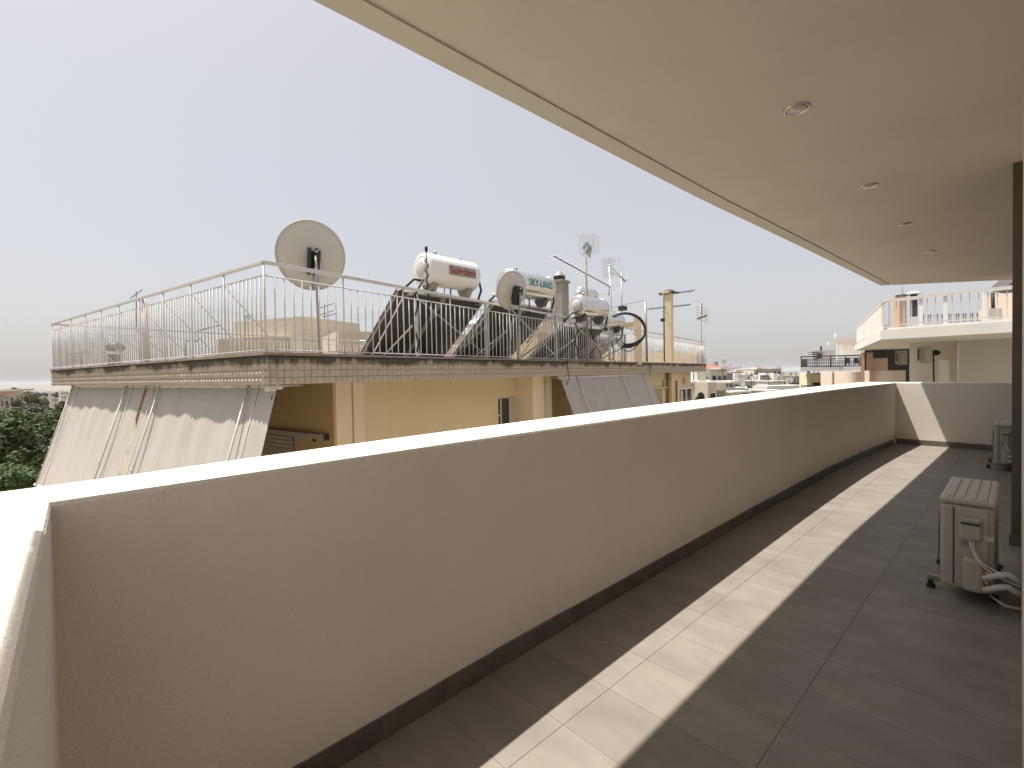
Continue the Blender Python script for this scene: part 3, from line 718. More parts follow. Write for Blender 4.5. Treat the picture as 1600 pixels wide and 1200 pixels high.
# big loop of black hose by the last heater
hl = MB()
for k in range(3):
    c = place(978, 515, 12.3 + k * .05); rr = .44 + .022 * k; sh_ = random.uniform(-.02, .02)
    pts = [c + RX * (rr * 1.12 * cos(radians(a)) + sh_) + ZU * (rr * .92 * sin(radians(a)) + sh_) + Vector((-.68, .73, 0)) * (.05 * sin(a * .03 + k)) for a in range(128, -112, -12)]
    hl.tube(pts, .024, 8)
for k in range(3):
    p0_, p1_ = place(962, 527 + 3 * k, 12.2), place(1000, 530 + 2 * k, 12.4)
    hl.tube([p0_ + (p1_ - p0_) * t_ - ZU * (.16 + .05 * k) * sin(pi * t_) for t_ in [i / 10. for i in range(11)]], .012, 6)
tag(hl.build('hose_coil', M['rubber'], kind=None), 'large loose loop of black hose hanging by the rightmost solar heater', 'hose')
# small steel tank mounted high behind
t4 = thing('water_tank', 'small shiny steel tank perched high behind the third solar heater', 'tank', place(903, 500, 16))
c4 = place(904, 458, 16.0)
MB().lathe(c4, TA, [(-.03, 0), (-.02, .13), (0, .20), (.02, .215), (.85, .215), (.87, .20), (.9, .1), (.9, 0)], 32).build('tank', M['tankm'], t4)
MB().lathe(c4 - TA * .025, -TA, [(0, .12), (.01, .12), (.02, .09), (.02, .05), (.03, .04), (.03, 0)], 24).build('end_cap', M['tankcap'], t4)
for f_ in (.15, .7):
    MB().obox(c4 + TA * f_ - SD * -.0 - ZU * .9, TA * .05, SD * .05, ZU * .72).build('leg', M['steel'], t4)
MB().obox(c4 + TA * .0 - ZU * .95 - SD * .5, TA * 1.0, SD * 1.0, ZU * .05).build('platform', M['steel'], t4)

# stair penthouse, yellow
def pbox(name_, px0, px1, py0, py1, D, dep_, mm, par, bevel=0):
    """box whose front spans the given photo columns and rows at D metres, running dep_ away from the viewer"""
    a = place(px0, py1, D); b = place(px1, py1, D); c = place(px0, py0, D)
    m_ = (a + b) / 2 - CAM; m_.z = 0; m_.normalize(); d_ = Vector((m_.y, -m_.x, 0))
    def on(p): v = p - CAM; v.z = 0; k = (((a + b) / 2 - CAM).dot(m_)) / v.dot(m_); return Vector((CAM.x + v.x * k, CAM.y + v.y * k, a.z))
    A, B = on(a), on(b)
    return MB().obox(A, B - A, m_ * dep_, ZU * (c.z - a.z)).build(name_, M[mm], par, bevel=bevel)
ph = thing('roof_hut', 'yellow stair hut on the roof, seen between the second and third solar heaters', 'hut', place(840, 560, 14))
pbox('wall', 800, 871, 500, 566, 14.2, 2, 'yellowp', ph); pbox('roof', 797, 874, 495, 499.7, 14.1, 2.3, 'conc', ph); pbox('door', 842, 856, 520, 566, 14.1, .05, 'shutter', ph)
bw = thing('roof_beams', 'pale yellow concrete beams on posts standing behind the third and fourth solar heaters', 'pergola', place(930, 560, 13.6))
pbox('post', 862, 872, 497, 570, 13.4, .25, 'yellowp', bw); pbox('post', 929, 941, 510, 570, 13.4, .25, 'yellowp', bw); pbox('post', 991, 1003, 495, 570, 14.6, .25, 'yellowp', bw)
pbox('beam', 872.5, 897, 496, 507, 13.38, .25, 'yellowp', bw); pbox('beam', 897.5, 990.5, 506, 513, 13.7, .25, 'yellowp', bw)

def dish(label, c, dia_w, dia_h, az, el, pole_to, mat_='dish', group='satellite dishes on the yellow building roof'):
    """back of dish seen; n = direction the dish looks"""
    n = Vector((sin(az) * cos(el), cos(az) * cos(el), sin(el))).normalized(); c = Vector(c)
    x = ZU.cross(n).normalized(); y = n.cross(x).normalized()
    t = thing('satellite_dish', label, 'satellite dish', (pole_to[0], pole_to[1], ZT), group)
    NR, NK = 8, 48; vs = []; fs = []
    for s_ in (0, 1):
        for i in range(NR + 1):
            f = i / NR
            for k in range(NK):
                a = 2 * pi * k / NK
                vs.append(c + x * (dia_w / 2 * f * cos(a)) + y * (dia_h / 2 * f * sin(a)) + n * (.11 * dia_w * f * f + (.006 if s_ else 0)))
    N = (NR + 1) * NK
    for i in range(NR):
        for k in range(NK):
            k2 = (k + 1) % NK; q = (i * NK + k, i * NK + k2, (i + 1) * NK + k2, (i + 1) * NK + k)
            fs.append(q[::-1]); fs.append(tuple(N + j for j in q))
    for k in range(NK):
        k2 = (k + 1) % NK; fs.append((NR * NK + k, NR * NK + k2, N + NR * NK + k2, N + NR * NK + k))
    MB().add(vs, fs, True).build('reflector', M[mat_], t)
    rim = [c + x * (dia_w / 2 * cos(2 * pi * k / 48)) + y * (dia_h / 2 * sin(2 * pi * k / 48)) + n * (.11 * dia_w) for k in range(49)]
    MB().tube(rim, .007, 6, False).build('rim', M[mat_], t)
    b = c - n * .03 - y * dia_h * .06
    MB().obox(b - x * .075 - y * .12, x * .15, y * .23, n * .035).build('mount_plate', M['iron'], t)
    MB().obox(b - x * .03 - y * .20 - n * .10, x * .025, y * .34, n * .10).obox(b + x * .06 - y * .20 - n * .10, x * .025, y * .34, n * .10).build('bracket', M['iron'], t)
    MB().tube([b - n * .09 - x * .03 + y * .12, b - n * .09 - x * .03 - y * .02], .03, 10).build('clamp', M['iron'], t)
    top = b - n * .085 + y * .05
    MB().tube([Vector((pole_to[0], pole_to[1], ZT - .02)), Vector((top.x, top.y, top.z))], .022, 10).build('pole', M['steel'], t)
    arm0 = b - y * dia_h * .42 + n * .02; arm1 = arm0 + n * dia_w * .62 + y * dia_h * .30
    MB().tube([b - y * .1 - n * .02, arm0, arm1], .013, 6).build('feed_arm', M['steel'], t)
    MB().tube([arm1 - n * .03, arm1 + n * .05], .03, 10).build('receiver', M['wframe'], t)
    MB().tube([b + x * .02 - n * .08 + y * .1, b - x * .12 - n * .10 + y * .07, b - x * .1 - n * .07 - y * .1, b + x * .03 - n * .03 - y * .3], .005, 5).build('cable', M['cable'], t)
    return t
VZ = -radians(84)
dish('large round grey beige satellite dish seen from behind above the railing corner', W(.95, .50, 3.05), .88, .90, -radians(84), radians(10), W(1.02, .52)[:2])
d2 = place(805, 455, 8.55)
dish('smaller grey satellite dish seen from behind between the two labelled tanks', d2, .80, .70, -radians(97), radians(14), (d2.x - .02, d2.y + .06))

# ---------------------------------------------------------------- chimneys, masts, aerials
def chimney(label, P, w_, h, m, cap=True):
    t = thing('chimney', label, 'chimney', (P.x, P.y, ZT)); x, y = P.x, P.y; hw = w_ / 2
    def rb(h0, h1, k): 
        a = U * k; b = WV * k
        return MB().obox(Vector((x, y, ZT + h0)) - Vector((a.x + b.x, a.y + b.y, 0)), (2 * a.x, 2 * a.y, 0), (2 * b.x, 2 * b.y, 0), (0, 0, h1 - h0))
    rb(-.02, h, hw).build('stack', M[m], t)
    rb(h + .001, h + .06, hw + .035).build('crown', M[m], t)
    if cap:
        MB().lathe((x, y, ZT + h + .06), ZU, [(0, hw * .55), (.16, hw * .55)], 12).build('flue', M['steel'], t)
        MB().lathe((x, y, ZT + h + .17), ZU, [(0, hw * .4), (0, hw * .95), (.03, hw * .85), (.16, .01)], 14).build('cowl', M['steel'], t)
        MB().box(x - hw * .6, x + hw * .6, y - hw * .6, y + hw * .6, ZT + h + .10, ZT + h + .165).build('gap_shadow', M['iron'], t)
    return t
chimney('square raw concrete chimney with pale pointed cap right of the SKY-LAND tank', place(875, 500, 12.6), .36, 2.10, 'conc')
chimney('tall slim beige chimney pillar with flat cap near the far end of the roof', place(1045, 560, 15.4), .25, 2.22, 'yellowp', cap=False)
q = place(1045, 458, 15.4)
cc = MB().box(q.x - .25, q.x + .25, q.y - .2, q.y + .2, q.z - .02, q.z + .02)
cc.lathe((q.x, q.y, q.z + .02), ZU, [(0, .2), (.06, .15), (.1, .02)], 12)
tag(cc.build('weather_hood', M['iron']), 'dark flat metal cap lying on the slim beige chimney', 'hood')

def mast(label, base, top, r=.02, m='steel'):
    return thing('antenna', label, 'antenna', base, None), MB().tube([base, top], r, 8)
def yagi(parent, c, d, L, ne, el, thick=.006, boom=.012, m='iron', up=None, taper=.5):
    """boom centred at c along d, ne elements across"""
    d = Vector(d).normalized(); across = (up if up else ZU).cross(d).normalized(); 
    MB().tube([Vector(c) - d * L / 2, Vector(c) + d * L / 2], boom, 6).build('boom', M[m], parent)
    for k in range(ne):
        p = Vector(c) + d * (-L / 2 + L * (k + .3) / ne); e = el * (1 - taper * k / ne) / 2
        MB().tube([p - across * e, p + across * e], thick, 4).build('element', M[m], parent)
def grid_antenna(parent, c, w_, h, nx, ny, xdir, m='alu', r=.004):
    g = MB(); c = Vector(c)
    for i in range(nx + 1): p = c + xdir * (w_ * (i / nx - .5)); g.tube([p - ZU * h / 2, p + ZU * h / 2], r, 4)
    for j in range(ny + 1): p = c + ZU * (h * (j / ny - .5)); g.tube([p - xdir * w_ / 2, p + xdir * w_ / 2], r, 4)
    g.build('reflector_grid', M[m], parent)
# black whip aerial in front of the first tank
q0 = place(671, 556, 7.35); q0.z = ZT; q1 = place(666, 392, 7.35)
tw = thing('whip_antenna', 'thin black pole with a knob on top standing in front of the first white tank', 'antenna', q0)
MB().tube([q0, q0.lerp(q1, .55), q1], .011, 6).build('pole', M['rubber'], tw)
MB().lathe(q1, ZU, [(-.02, .012), (.0, .022), (.05, .026), (.07, .015), (.075, 0)], 10).build('knob', M['rubber'], tw)
wb_ = MB()
for k in range(14):
    f0 = .30 + k * .045; p_ = q0.lerp(q1, f0); wb_.tube([p_ + RX * (.012 * (-1) ** k), p_ + RX * (.03 * (-1) ** k) + ZU * .04, p_ + RX * (-.012 * (-1) ** k) + ZU * .075], .009, 5)
wb_.build('wound_cable', M['rubber'], tw)
MB().tube([q0.lerp(q1, .62), q0.lerp(q1, .62) + RX * .10 + ZU * .02], .012, 5).build('clamp', M['rubber'], tw)
# mast A with grid aerial and long yagi
bA = place(918, 505, 11.2); bA.z = ZT; tA = place(915, 396, 11.2)
ta, mb_ = mast('tall brown mast carrying a square mesh aerial and a long sloping yagi aerial', bA, tA); mb_.tube([bA + RX * .0, tA], .026, 8).build('pole', M['conc'], ta)
grid_antenna(ta, place(920, 381, 11.3), .46, .44, 4, 10, RX)
bo = MB(); cA = place(916, 395, 11.1)
for k in range(11):
    p = cA + (place(921, 383, 10.7) - cA) * (k / 10.) - ZU * .0
    e = .16 - .006 * k
    for an in (35, 125): bo.tube([p - (RX * cos(radians(an)) + ZU * sin(radians(an))) * e, p + (RX * cos(radians(an)) + ZU * sin(radians(an))) * e], .005, 4)
bo.build('element_cluster', M['iron'], ta)
yb0, yb1 = place(865, 400, 10.2), place(953, 448, 12.2)
dY = (yb1 - yb0)
MB().tube([yb0, yb1], .012, 6).build('boom', M['iron'], ta)
for k in range(14):
    p = yb0 + dY * (k / 13.); e = .16 + .012 * k; dd = (RX * .95 + ZU * .22).normalized()
    MB().tube([p - dd * e, p + dd * e], .0045, 4).build('element', M['alu'], ta)
MB().tube([place(953, 448, 12.2), place(951, 462, 12.2)], .01, 5).build('drop_bar', M['iron'], ta)
MB().tube([place(930, 460, 12.2), place(952, 460, 12.2), place(975, 453, 12.2)], .006, 4).build('lower_element', M['alu'], ta)
# mast B bright aerial
bB = place(959, 520, 13.2); bB.z = ZT; tB = place(952, 414, 13.2)
tb, mb_ = mast('thin white mast topped by a bright silver fishbone aerial', bB, tB); mb_.build('pole', M['alu'], tb)
for (x0, y0, x1, y1) in ((950, 414, 972, 433), (953, 424, 975, 436)):
    MB().tube([place(x0, y0, 13), place(x1, y1, 13.6)], .014, 6).build('boom', M['tankm'], tb)
el_ = MB()
for k in range(9):
    y_ = 403 + k * 3.6; x_ = 945 + (k % 2) * 2
    el_.tube([place(x_ - 6 + k * .3, y_ + 2.5, 12.9), place(x_ + 12 + k * .3, y_, 13.1)], .009, 4)
for k in range(4): el_.tube([place(951 + 5 * k, 402, 13), place(953 + 5 * k, 413, 13)], .006, 4)
el_.build('element_cluster', M['alu'], tb)
bC = place(971, 500, 13.9); bC.z = ZT; tC = place(971, 426, 13.9)
tc, mb_ = mast('short grey mast with a small orange tipped aerial right of the bright fishbone aerial', bC, tC); mb_.build('pole', M['steel'], tc)
MB().tube([place(971, 434, 13.9), place(977, 440, 13.9)], .03, 6).build('amplifier', M['brass'], tc)
MB().tube([place(980, 432, 13.9), place(980, 441, 13.9)], .008, 5).build('element', M['alu'], tc)
bx = place(973, 482, 13.5); MB().box(bx.x - .09, bx.x + .09, bx.y - .09, bx.y + .09, bx.z - .06, bx.z + .06).build('junction_box', M['iron'], tc)
# pole D
bD = place(1011, 560, 14.6); bD.z = ZT; tD = place(1008, 469, 14.6)
pd = thing('steel_pole', 'plain grey steel pole right of the black hose loop', 'pole', bD); MB().tube([bD, tD], .035, 10).build('pole', M['steel'], pd)
MB().tube([tD, place(985, 474, 14.0), place(960, 480, 13.4), place(938, 479, 12.8)], .006, 4).build('guy_wire', M['iron'], pd)
# mast E + two long yagis
bE = place(1038, 560, 15.0); bE.z = ZT; tE = place(1037, 458, 15.0)
te, mb_ = mast('dark thin mast in front of the slim beige chimney with two long yagi aerials', bE, tE); mb_.build('pole', M['iron'], te)
for (x0, y0, x1, y1, n_) in ((1030, 461, 1085, 454, 16), (1012, 483, 1079, 476, 20)):
    p0, p1 = place(x0, y0, 15), place(x1, y1, 15.8); MB().tube([p0, p1], .010, 6).build('boom', M['iron'], te)
    for k in range(n_):
        p = p0 + (p1 - p0) * (k + .5) / n_; dd = (RX * .3 + ZU * .25 + Vector((.734, -.68, 0)) * .9).normalized() * (.10)
        MB().tube([p - dd, p + dd], .007, 4).build('element', M['iron'], te)
mbx = place(1035.5, 500, 15); MB().box(mbx.x - .05, mbx.x + .05, mbx.y - .05, mbx.y + .05, mbx.z - .05, mbx.z + .05).build('amplifier', M['iron'], te)
# mast F at far corner
bF = place(1097, 560, 22); bF.z = ZT; tF = place(1095, 476, 22)
tf_, mb_ = mast('grey mast at the far corner of the roof with a ladder like grid aerial', bF, tF); mb_.build('pole', M['steel'], tf_)
for (px_, dy) in ((1092, 0), (1099, 2), (1106, 6)):
    ef = MB()
    for k in range(5): ef.tube([place(px_ - 3, 478 + dy + k * 5, 22 - (1100 - px_) * .03), place(px_ + 4, 480 + dy + k * 5, 22)], .010, 4)
    ef.tube([place(px_ - 3, 478 + dy, 22), place(px_ - 3, 500 + dy, 22)], .008, 4)
    ef.build('element', M['conc'], tf_)
MB().tube([place(1090, 498, 21.8), place(1104, 493, 22.2)], .035, 6).build('boom', M['iron'], tf_)
MB().tube([place(1096, 474, 22), place(1096, 492, 22)], .03, 6).build('amplifier', M['iron'], tf_)

# roof clutter seen through the rails
cw_ = thing('chimney_cowl', 'dark drum shaped chimney cowl standing behind the left roof railing', 'chimney', place(180, 560, 24))
c_ = place(180, 545, 24)
MB().lathe(place(178, 560, 24), ZU, [(-3, .26), (.2, .26)], 14).build('flue', M['iron'], cw_)
MB().lathe(c_, ZU, [(-.12, .30), (0, .42), (.15, .38), (.3, .22), (.36, 0)], 16).build('drum', M['iron'], cw_)

def small_antenna(label, px, pyb, pyt, D, arms, m='iron'):
    b = place(px, pyb, D); t_ = place(px, pyt, D)
    t = thing('antenna', label, 'antenna', b); MB().tube([b, t_], .02, 5).build('pole', M[m], t)
    for (x0, y0, x1, y1, n_, e) in arms:
        p0, p1 = place(x0, y0, D), place(x1, y1, D + .4); MB().tube([p0, p1], .018, 4).build('boom', M[m], t)
        g = MB()
        for k in range(n_):
            p = p0 + (p1 - p0) * (k + .5) / n_; dd = (ZU * .35 + RX * .5).normalized() * e; g.tube([p - dd, p + dd], .012, 4)
        g.build('element', M[m], t)
small_antenna('small black aerial poking above the left handrail beside the white pole', 213, 520, 455, 22, [(204, 466, 222, 453, 4, .12)])
small_antenna('low black aerial seen through the left railing under its diagonal brace', 128, 600, 548, 26, [(108, 553, 144, 550, 9, .1), (106, 562, 122, 558, 4, .2), (103, 566, 122, 564, 5, .2)])
small_antenna('black aerial pointing right, seen through the middle of the left railing', 320, 575, 512, 24, [(305, 518, 343, 508, 9, .13)])
small_antenna('little black aerial low behind the left railing near its middle', 290, 575, 530, 24, [(293, 532, 312, 533, 5, .12)])
small_antenna('thin mast with tiny aerial left of the railing corner', 383, 580, 495, 24, [(383, 493, 391, 499, 4, .12)])
small_antenna('aerial with three arms above the beige hut behind the dish pole', 507, 530, 474, 26, [(498, 482, 522, 474, 4, .12), (500, 492, 522, 485, 3, .12), (505, 495, 525, 490, 3, .1)])
# sagging wires across the roofs
wi = MB()
for (pts) in ([(93, 506, 18), (300, 512, 18), (600, 528, 22)], [(262, 470, 20), (350, 486, 20), (440, 497, 22), (590, 492, 26)], [(262, 473, 20), (350, 489, 20), (440, 501, 22), (590, 498, 26)], [(400, 522, 22), (470, 527, 24)]):
    wi.tube([place(*p) for p in pts], .005, 4)
tag(wi.build('overhead_wire', M['conc']), 'thin overhead wires sagging between the roofs behind the railings', 'wire')

# ================================================================ OTHER BUILDINGS
wmesh = {}
def building(label, pL, pR, ytop, D0, D1, depth, m='white2', floors=3, bays=4, fh=3.0, zbase=-14, balc=True, roof=None, roofm='terra', lift=0, side_windows=True, parapet_=True, awn=None, seed=0, name='apartment_block', cat='building', win=(.9, 1.2)):
    """front face between the photo columns pL (at distance D0) and pR (at D1); top at row ytop"""
    rnd_ = random.Random(seed + int(pL * 7 + pR))
    rot = atan2(D1 - D0, (pR - pL) / FPX * D0) * 1.0
    mp_ = place((pL + pR) / 2, ytop, (D0 + D1) / 2); zt = mp_.z; mm_ = Vector((mp_.x - CAM.x, mp_.y - CAM.y, 0)).normalized()
    dd_ = Matrix.Rotation(rot, 3, 'Z') @ Vector((mm_.y, -mm_.x, 0)); nn_ = Vector((-dd_.y, dd_.x, 0))
    def _on(px_):
        v = place(px_, ytop, D0) - CAM; v.z = 0; q_ = Vector((mp_.x - CAM.x, mp_.y - CAM.y, 0)); k_ = q_.dot(nn_) / v.dot(nn_)
        return Vector((CAM.x + v.x * k_, CAM.y + v.y * k_, 0))
    P0 = _on(pL); P1 = _on(pR)
    d = P1 - P0; L = d.length; d.normalize(); n = Vector((-d.y, d.x, 0))
    if n.dot(P0 - Vector((CAM.x, CAM.y, 0))) < 0: n = -n
    t = thing(name, label, cat, (P0 + P1) / 2 + Vector((0, 0, zbase)))
    def bx(name_, s0, s1, e0, e1, z0, z1, mm, par=None, bevel=0):
        return MB().obox(P0 + d * s0 + n * e0 + ZU * z0, d * (s1 - s0), n * (e1 - e0), ZU * (z1 - z0)).build(name_, M[mm], par or t, bevel=bevel)
    bx('wall', 0, L, 0, depth, zbase, zt, m)
    if parapet_:
        bx('roof_edge', -.15, L + .15, -1.45 if balc else -.15, depth + .15, zt + .001, zt + .18, 'conc' if m in ('beige2',) else m)
        bx('roof_floor', .1, L - .1, .1, depth - .1, zt + .182, zt + .19, 'grey2')
        if 72 < D0 < 130 and not roof and name != 'rooftop_building':
            for k in range(3):
                sa = L * (.15 + .28 * k) + rnd_.uniform(-.3, .3); ea = depth * rnd_.uniform(.15, .6)
                hc = P0 + d * sa + n * ea + ZU * (zt + .19)
                MB().add([hc, hc + d * 1.6, hc + d * 1.6 + n * .9 + ZU * .8, hc + n * .9 + ZU * .8, hc - ZU * .05, hc + d * 1.6 - ZU * .05, hc + d * 1.6 + n * .9 + ZU * .72, hc + n * .9 + ZU * .72],
                         [(0, 1, 2, 3), (7, 6, 5, 4), (0, 4, 5, 1), (1, 5, 6, 2), (2, 6, 7, 3), (3, 7, 4, 0)]).build('solar_panel', M['collb'], t)
                MB().lathe(hc + n * 1.0 + ZU * 1.0 + d * .2, d, [(0, 0), (0, .24), (1.2, .24), (1.2, 0)], 10).build('roof_tank', M['tank'], t)
                bx('stair_box', sa + 1.8, sa + 2.6, ea, ea + 1.5, zt + .191, zt + rnd_.uniform(.7, 1.3), m)
        if depth >= 10 and not roof and D0 > 110: bx('roof_hut', L * .35, L * .35 + min(3.5, L * .3), depth * .35, depth * .7, zt + .181, zt + (1.3 if rnd_.random() < .6 else .7), m)
    bw_ = L / bays
    for f in range(floors):
        zf = zt - (f + 1) * fh
        if zf < zbase: break
        for b in range(bays):
            s = (b + .5) * bw_; ww = min(win[0], bw_ * .3); tall = balc and (b % 2 == 0)
            z0_, z1_ = zf + (.1 if tall else 1.0), zf + (2.25 if tall else 1.0 + win[1])
            fr_ = bx('window', s - ww - .06, s + ww + .06, -.05, -.001, z0_ - .05, z1_ + .06, 'wframe' if m != 'white2' else 'grey2')
            bx('pane', s - ww, s + ww, -.065, -.051, z0_, z1_, 'glass' if rnd_.random() < .7 else 'dark', fr_)
            if rnd_.random() < .25: bx('shutter', s - ww, s + ww * .1, -.085, -.066, z0_, z1_, 'shutter', fr_)
        if side_windows:
            for b in range(max(1, int(depth / 4))):
                e = (b + .5) * depth / max(1, int(depth / 4))
                for (ss, sg) in ((0, -1), (L, 1)):
                    fr_ = bx('window', ss, ss + sg * .04, e - .5, e + .5, zf + 1.0, zf + 2.1, 'wframe')
                    bx('pane', ss + sg * .041, ss + sg * .055, e - .44, e + .44, zf + 1.05, zf + 2.05, 'glass', fr_)
        if balc:
            sl0, sl1 = (0.02 * L, .98 * L) if rnd_.random() < .5 else (.02 * L, .62 * L)
            s_ = bx('balcony', sl0, sl1, -1.3, -.002, zf - .12, zf + .03, 'white2')
            g = MB()
            if rnd_.random() < .5:
                g.obox(P0 + d * sl0 + n * -1.3 + ZU * (zf + .031), d * (sl1 - sl0), n * .1, ZU * .95); g.build('balcony_front', M[m], s_)
            else:
                k = 0
                while sl0 + k * .25 < sl1: g.tube([P0 + d * (sl0 + k * .25) + n * -1.27 + ZU * (zf + .03), P0 + d * (sl0 + k * .25) + n * -1.27 + ZU * (zf + 1)], .015, 3); k += 1
                g.obox(P0 + d * sl0 + n * -1.3 + ZU * (zf + .98), d * (sl1 - sl0), n * .06, ZU * .05); g.build('balcony_railing', M['iron'] if rnd_.random() < .6 else M['rail'], s_)
            if awn or rnd_.random() < .25:
                q0 = sl0 + (sl1 - sl0) * .1; q1 = sl0 + (sl1 - sl0) * .5
                MB().obox(P0 + d * q0 + n * -.1 + ZU * (zf + 2.5), d * (q1 - q0), n * -1.1 - ZU * .7, ZU * .03).build('sunblind', M['awning'], s_)
    if roof:
        zr = zt + roof; o_ = .4
        a = P0 - d * o_ - n * o_ + ZU * zt; b = P0 + d * (L + o_) - n * o_ + ZU * zt; c = P0 + d * (L + o_) + n * (depth + o_) + ZU * zt; e = P0 - d * o_ + n * (depth + o_) + ZU * zt
        r0 = P0 + d * L * .25 + n * depth / 2 + ZU * zr; r1 = P0 + d * L * .75 + n * depth / 2 + ZU * zr
        MB().add([a, b, c, e, r0, r1], [(0, 1, 5, 4), (1, 2, 5), (2, 3, 4, 5), (3, 0, 4), (3, 2, 1, 0)]).build('tile_roof', M[roofm], t)
    # rooftop bits
    for k in range(0 if name == 'rooftop_building' or D0 > 230 else rnd_.randint(1, 2)):
        s = rnd_.uniform(.1, .9) * L; e = rnd_.uniform(.2, .8) * depth; hh = rnd_.uniform(1.2, 2.6) + (roof or 0) * .6
        g = MB().tube([P0 + d * s + n * e + ZU * zt, P0 + d * s + n * e + ZU * (zt + hh)], .03, 4)
        for j in range(3): g.tube([P0 + d * (s - .4) + n * e + ZU * (zt + hh - .15 * j), P0 + d * (s + .4) + n * e + ZU * (zt + hh - .15 * j)], .02, 4)
        g.build('roof_aerial', M['iron'], t)
    if parapet_ and rnd_.random() < .6:
        s = rnd_.uniform(.1, .8) * L; bx('chimney', s, s + .5, depth * .3, depth * .3 + .5, zt + .182, zt + 1.5, m)
    return t

# behind the roof, left of the heaters
building('beige flat roofed hut with one dark window behind the dish pole', 472, 562, 500, 24, 27, 5, 'cream2', 1, 1, balc=False, name='rooftop_building', side_windows=False, parapet_=False, win=(.22, .55))
building('long low beige rooftop wall left of the beige hut, behind the railing corner', 445, 508, 529, 24, 27, 4, 'beige2', 0, 1, balc=False, name='rooftop_building', parapet_=False, side_windows=False)
building('beige rooftop room in front of the taller hut beside the red terrace', 528, 600, 518, 21, 21.5, 4, 'beige2', 0, 2, balc=False, name='rooftop_building', side_windows=False, parapet_=False)
building('small beige roof room seen between the first two solar heaters', 690, 745, 528, 22, 23, 3, 'cream2', 1, 1, balc=False, name='rooftop_building', side_windows=False)
def terrace_chairs(label, px, py, D):
    t = thing('terrace_railing', label, 'terrace railing', place(px, py + 6, D))
    for k in range(9):
        a = place(px - 14 + k * 3.5, py, D); MB().tube([a, a - ZU * .9], .015, 4).build('bar', M['rail'], t)
    MB().tube([place(px - 15, py, D), place(px + 15, py + 1, D)], .022, 4).build('handrail', M['rail'], t)
    c_ = place(px, py + 6, D + .8)
    MB().lathe(c_ - ZU * .5, ZU, [(0, .5), (.3, .52), (.45, .4), (.5, 0)], 12).build('red_planter', M['terra'], t)
terrace_chairs('white rail with red planter beside the beige roof room left of the heaters', 577, 532, 18.5)
terrace_chairs('white rail with red planter seen between the first and second heaters', 703, 540, 19)
uc = thing('parasol', 'white terrace parasol with yellow valance seen between the first two heaters', 'parasol', place(745, 540, 20))
c_ = place(748, 497, 20)
MB().lathe(c_ - ZU * .32, ZU, [(0, .95), (.02, .95), (.28, .12), (.3, 0)], 8).build('canopy', M['tank'], uc)
MB().tube([c_ - ZU * 2.2, c_], .05, 8).build('pole', M['steel'], uc)
bb_ = thing('sun_screen', 'small yellow sun screen on a post left of the second heater', 'sun screen', place(740, 530, 20.5))
p_ = place(722, 507, 20.5); MB().obox(p_, RX * .75, ZU * .12, Vector((-.7, .7, 0)) * .5).build('cloth', M['yellowp'], bb_); MB().tube([p_ + RX * .1 - ZU * 2.0, p_ + RX * .1], .03, 5).build('post', M['alu'], bb_)

# ---------------------------------------------------------------- white building at the right
wb = thing('white_apartment_building', 'white apartment building at right, glass and metal roof railing above a broad white slab', 'building', (0, 24, -13))
K0 = Vector((-3.376, 20.896, 0)); K1 = Vector((4.5, 20.0, 0)); KL = Vector((-6.6, 33.4, 0))
df = (K1 - K0).normalized(); dn = Vector((-df.y, df.x, 0)); dl = (KL - K0).normalized()
sl_poly = [(K0.x, K0.y), (K1.x, K1.y), (K1.x + 1, 36), (KL.x, KL.y)]
MB().prism(sl_poly, 2.40, 2.74).build('roof_slab', M['white2'], wb)
MB().prism([(K0.x + .03, K0.y + .04), (K1.x, K1.y + .04), (K1.x + .9, 35.8), (KL.x + .1, KL.y)], 2.741, 2.80).build('roof_kerb', M['white2'], wb)
# walls under the slab
def wbx(name_, s0, s1, e0, e1, z0, z1, mm, par=None, bevel=0):
    return MB().obox(K0 + df * s0 + dn * e0 + ZU * z0, df * (s1 - s0), dn * (e1 - e0), ZU * (z1 - z0)).build(name_, M[mm], par or wb, bevel=bevel)
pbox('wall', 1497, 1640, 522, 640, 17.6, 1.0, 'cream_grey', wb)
pbox('wall', 1421, 1496.5, 532, 640, 19.5, .5, 'plaster', wb)
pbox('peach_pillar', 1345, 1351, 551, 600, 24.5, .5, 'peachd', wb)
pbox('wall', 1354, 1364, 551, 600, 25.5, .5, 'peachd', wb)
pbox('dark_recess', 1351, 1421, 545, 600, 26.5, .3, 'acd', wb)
pbox('white_cupboard', 1364, 1387, 560, 579, 25.6, .3, 'peach', wb)
pbox('pilaster', 1421.5, 1424, 532, 640, 19.2, .28, 'white2', wb); pbox('pilaster', 1440, 1446, 532, 640, 19.3, .18, 'white2', wb)
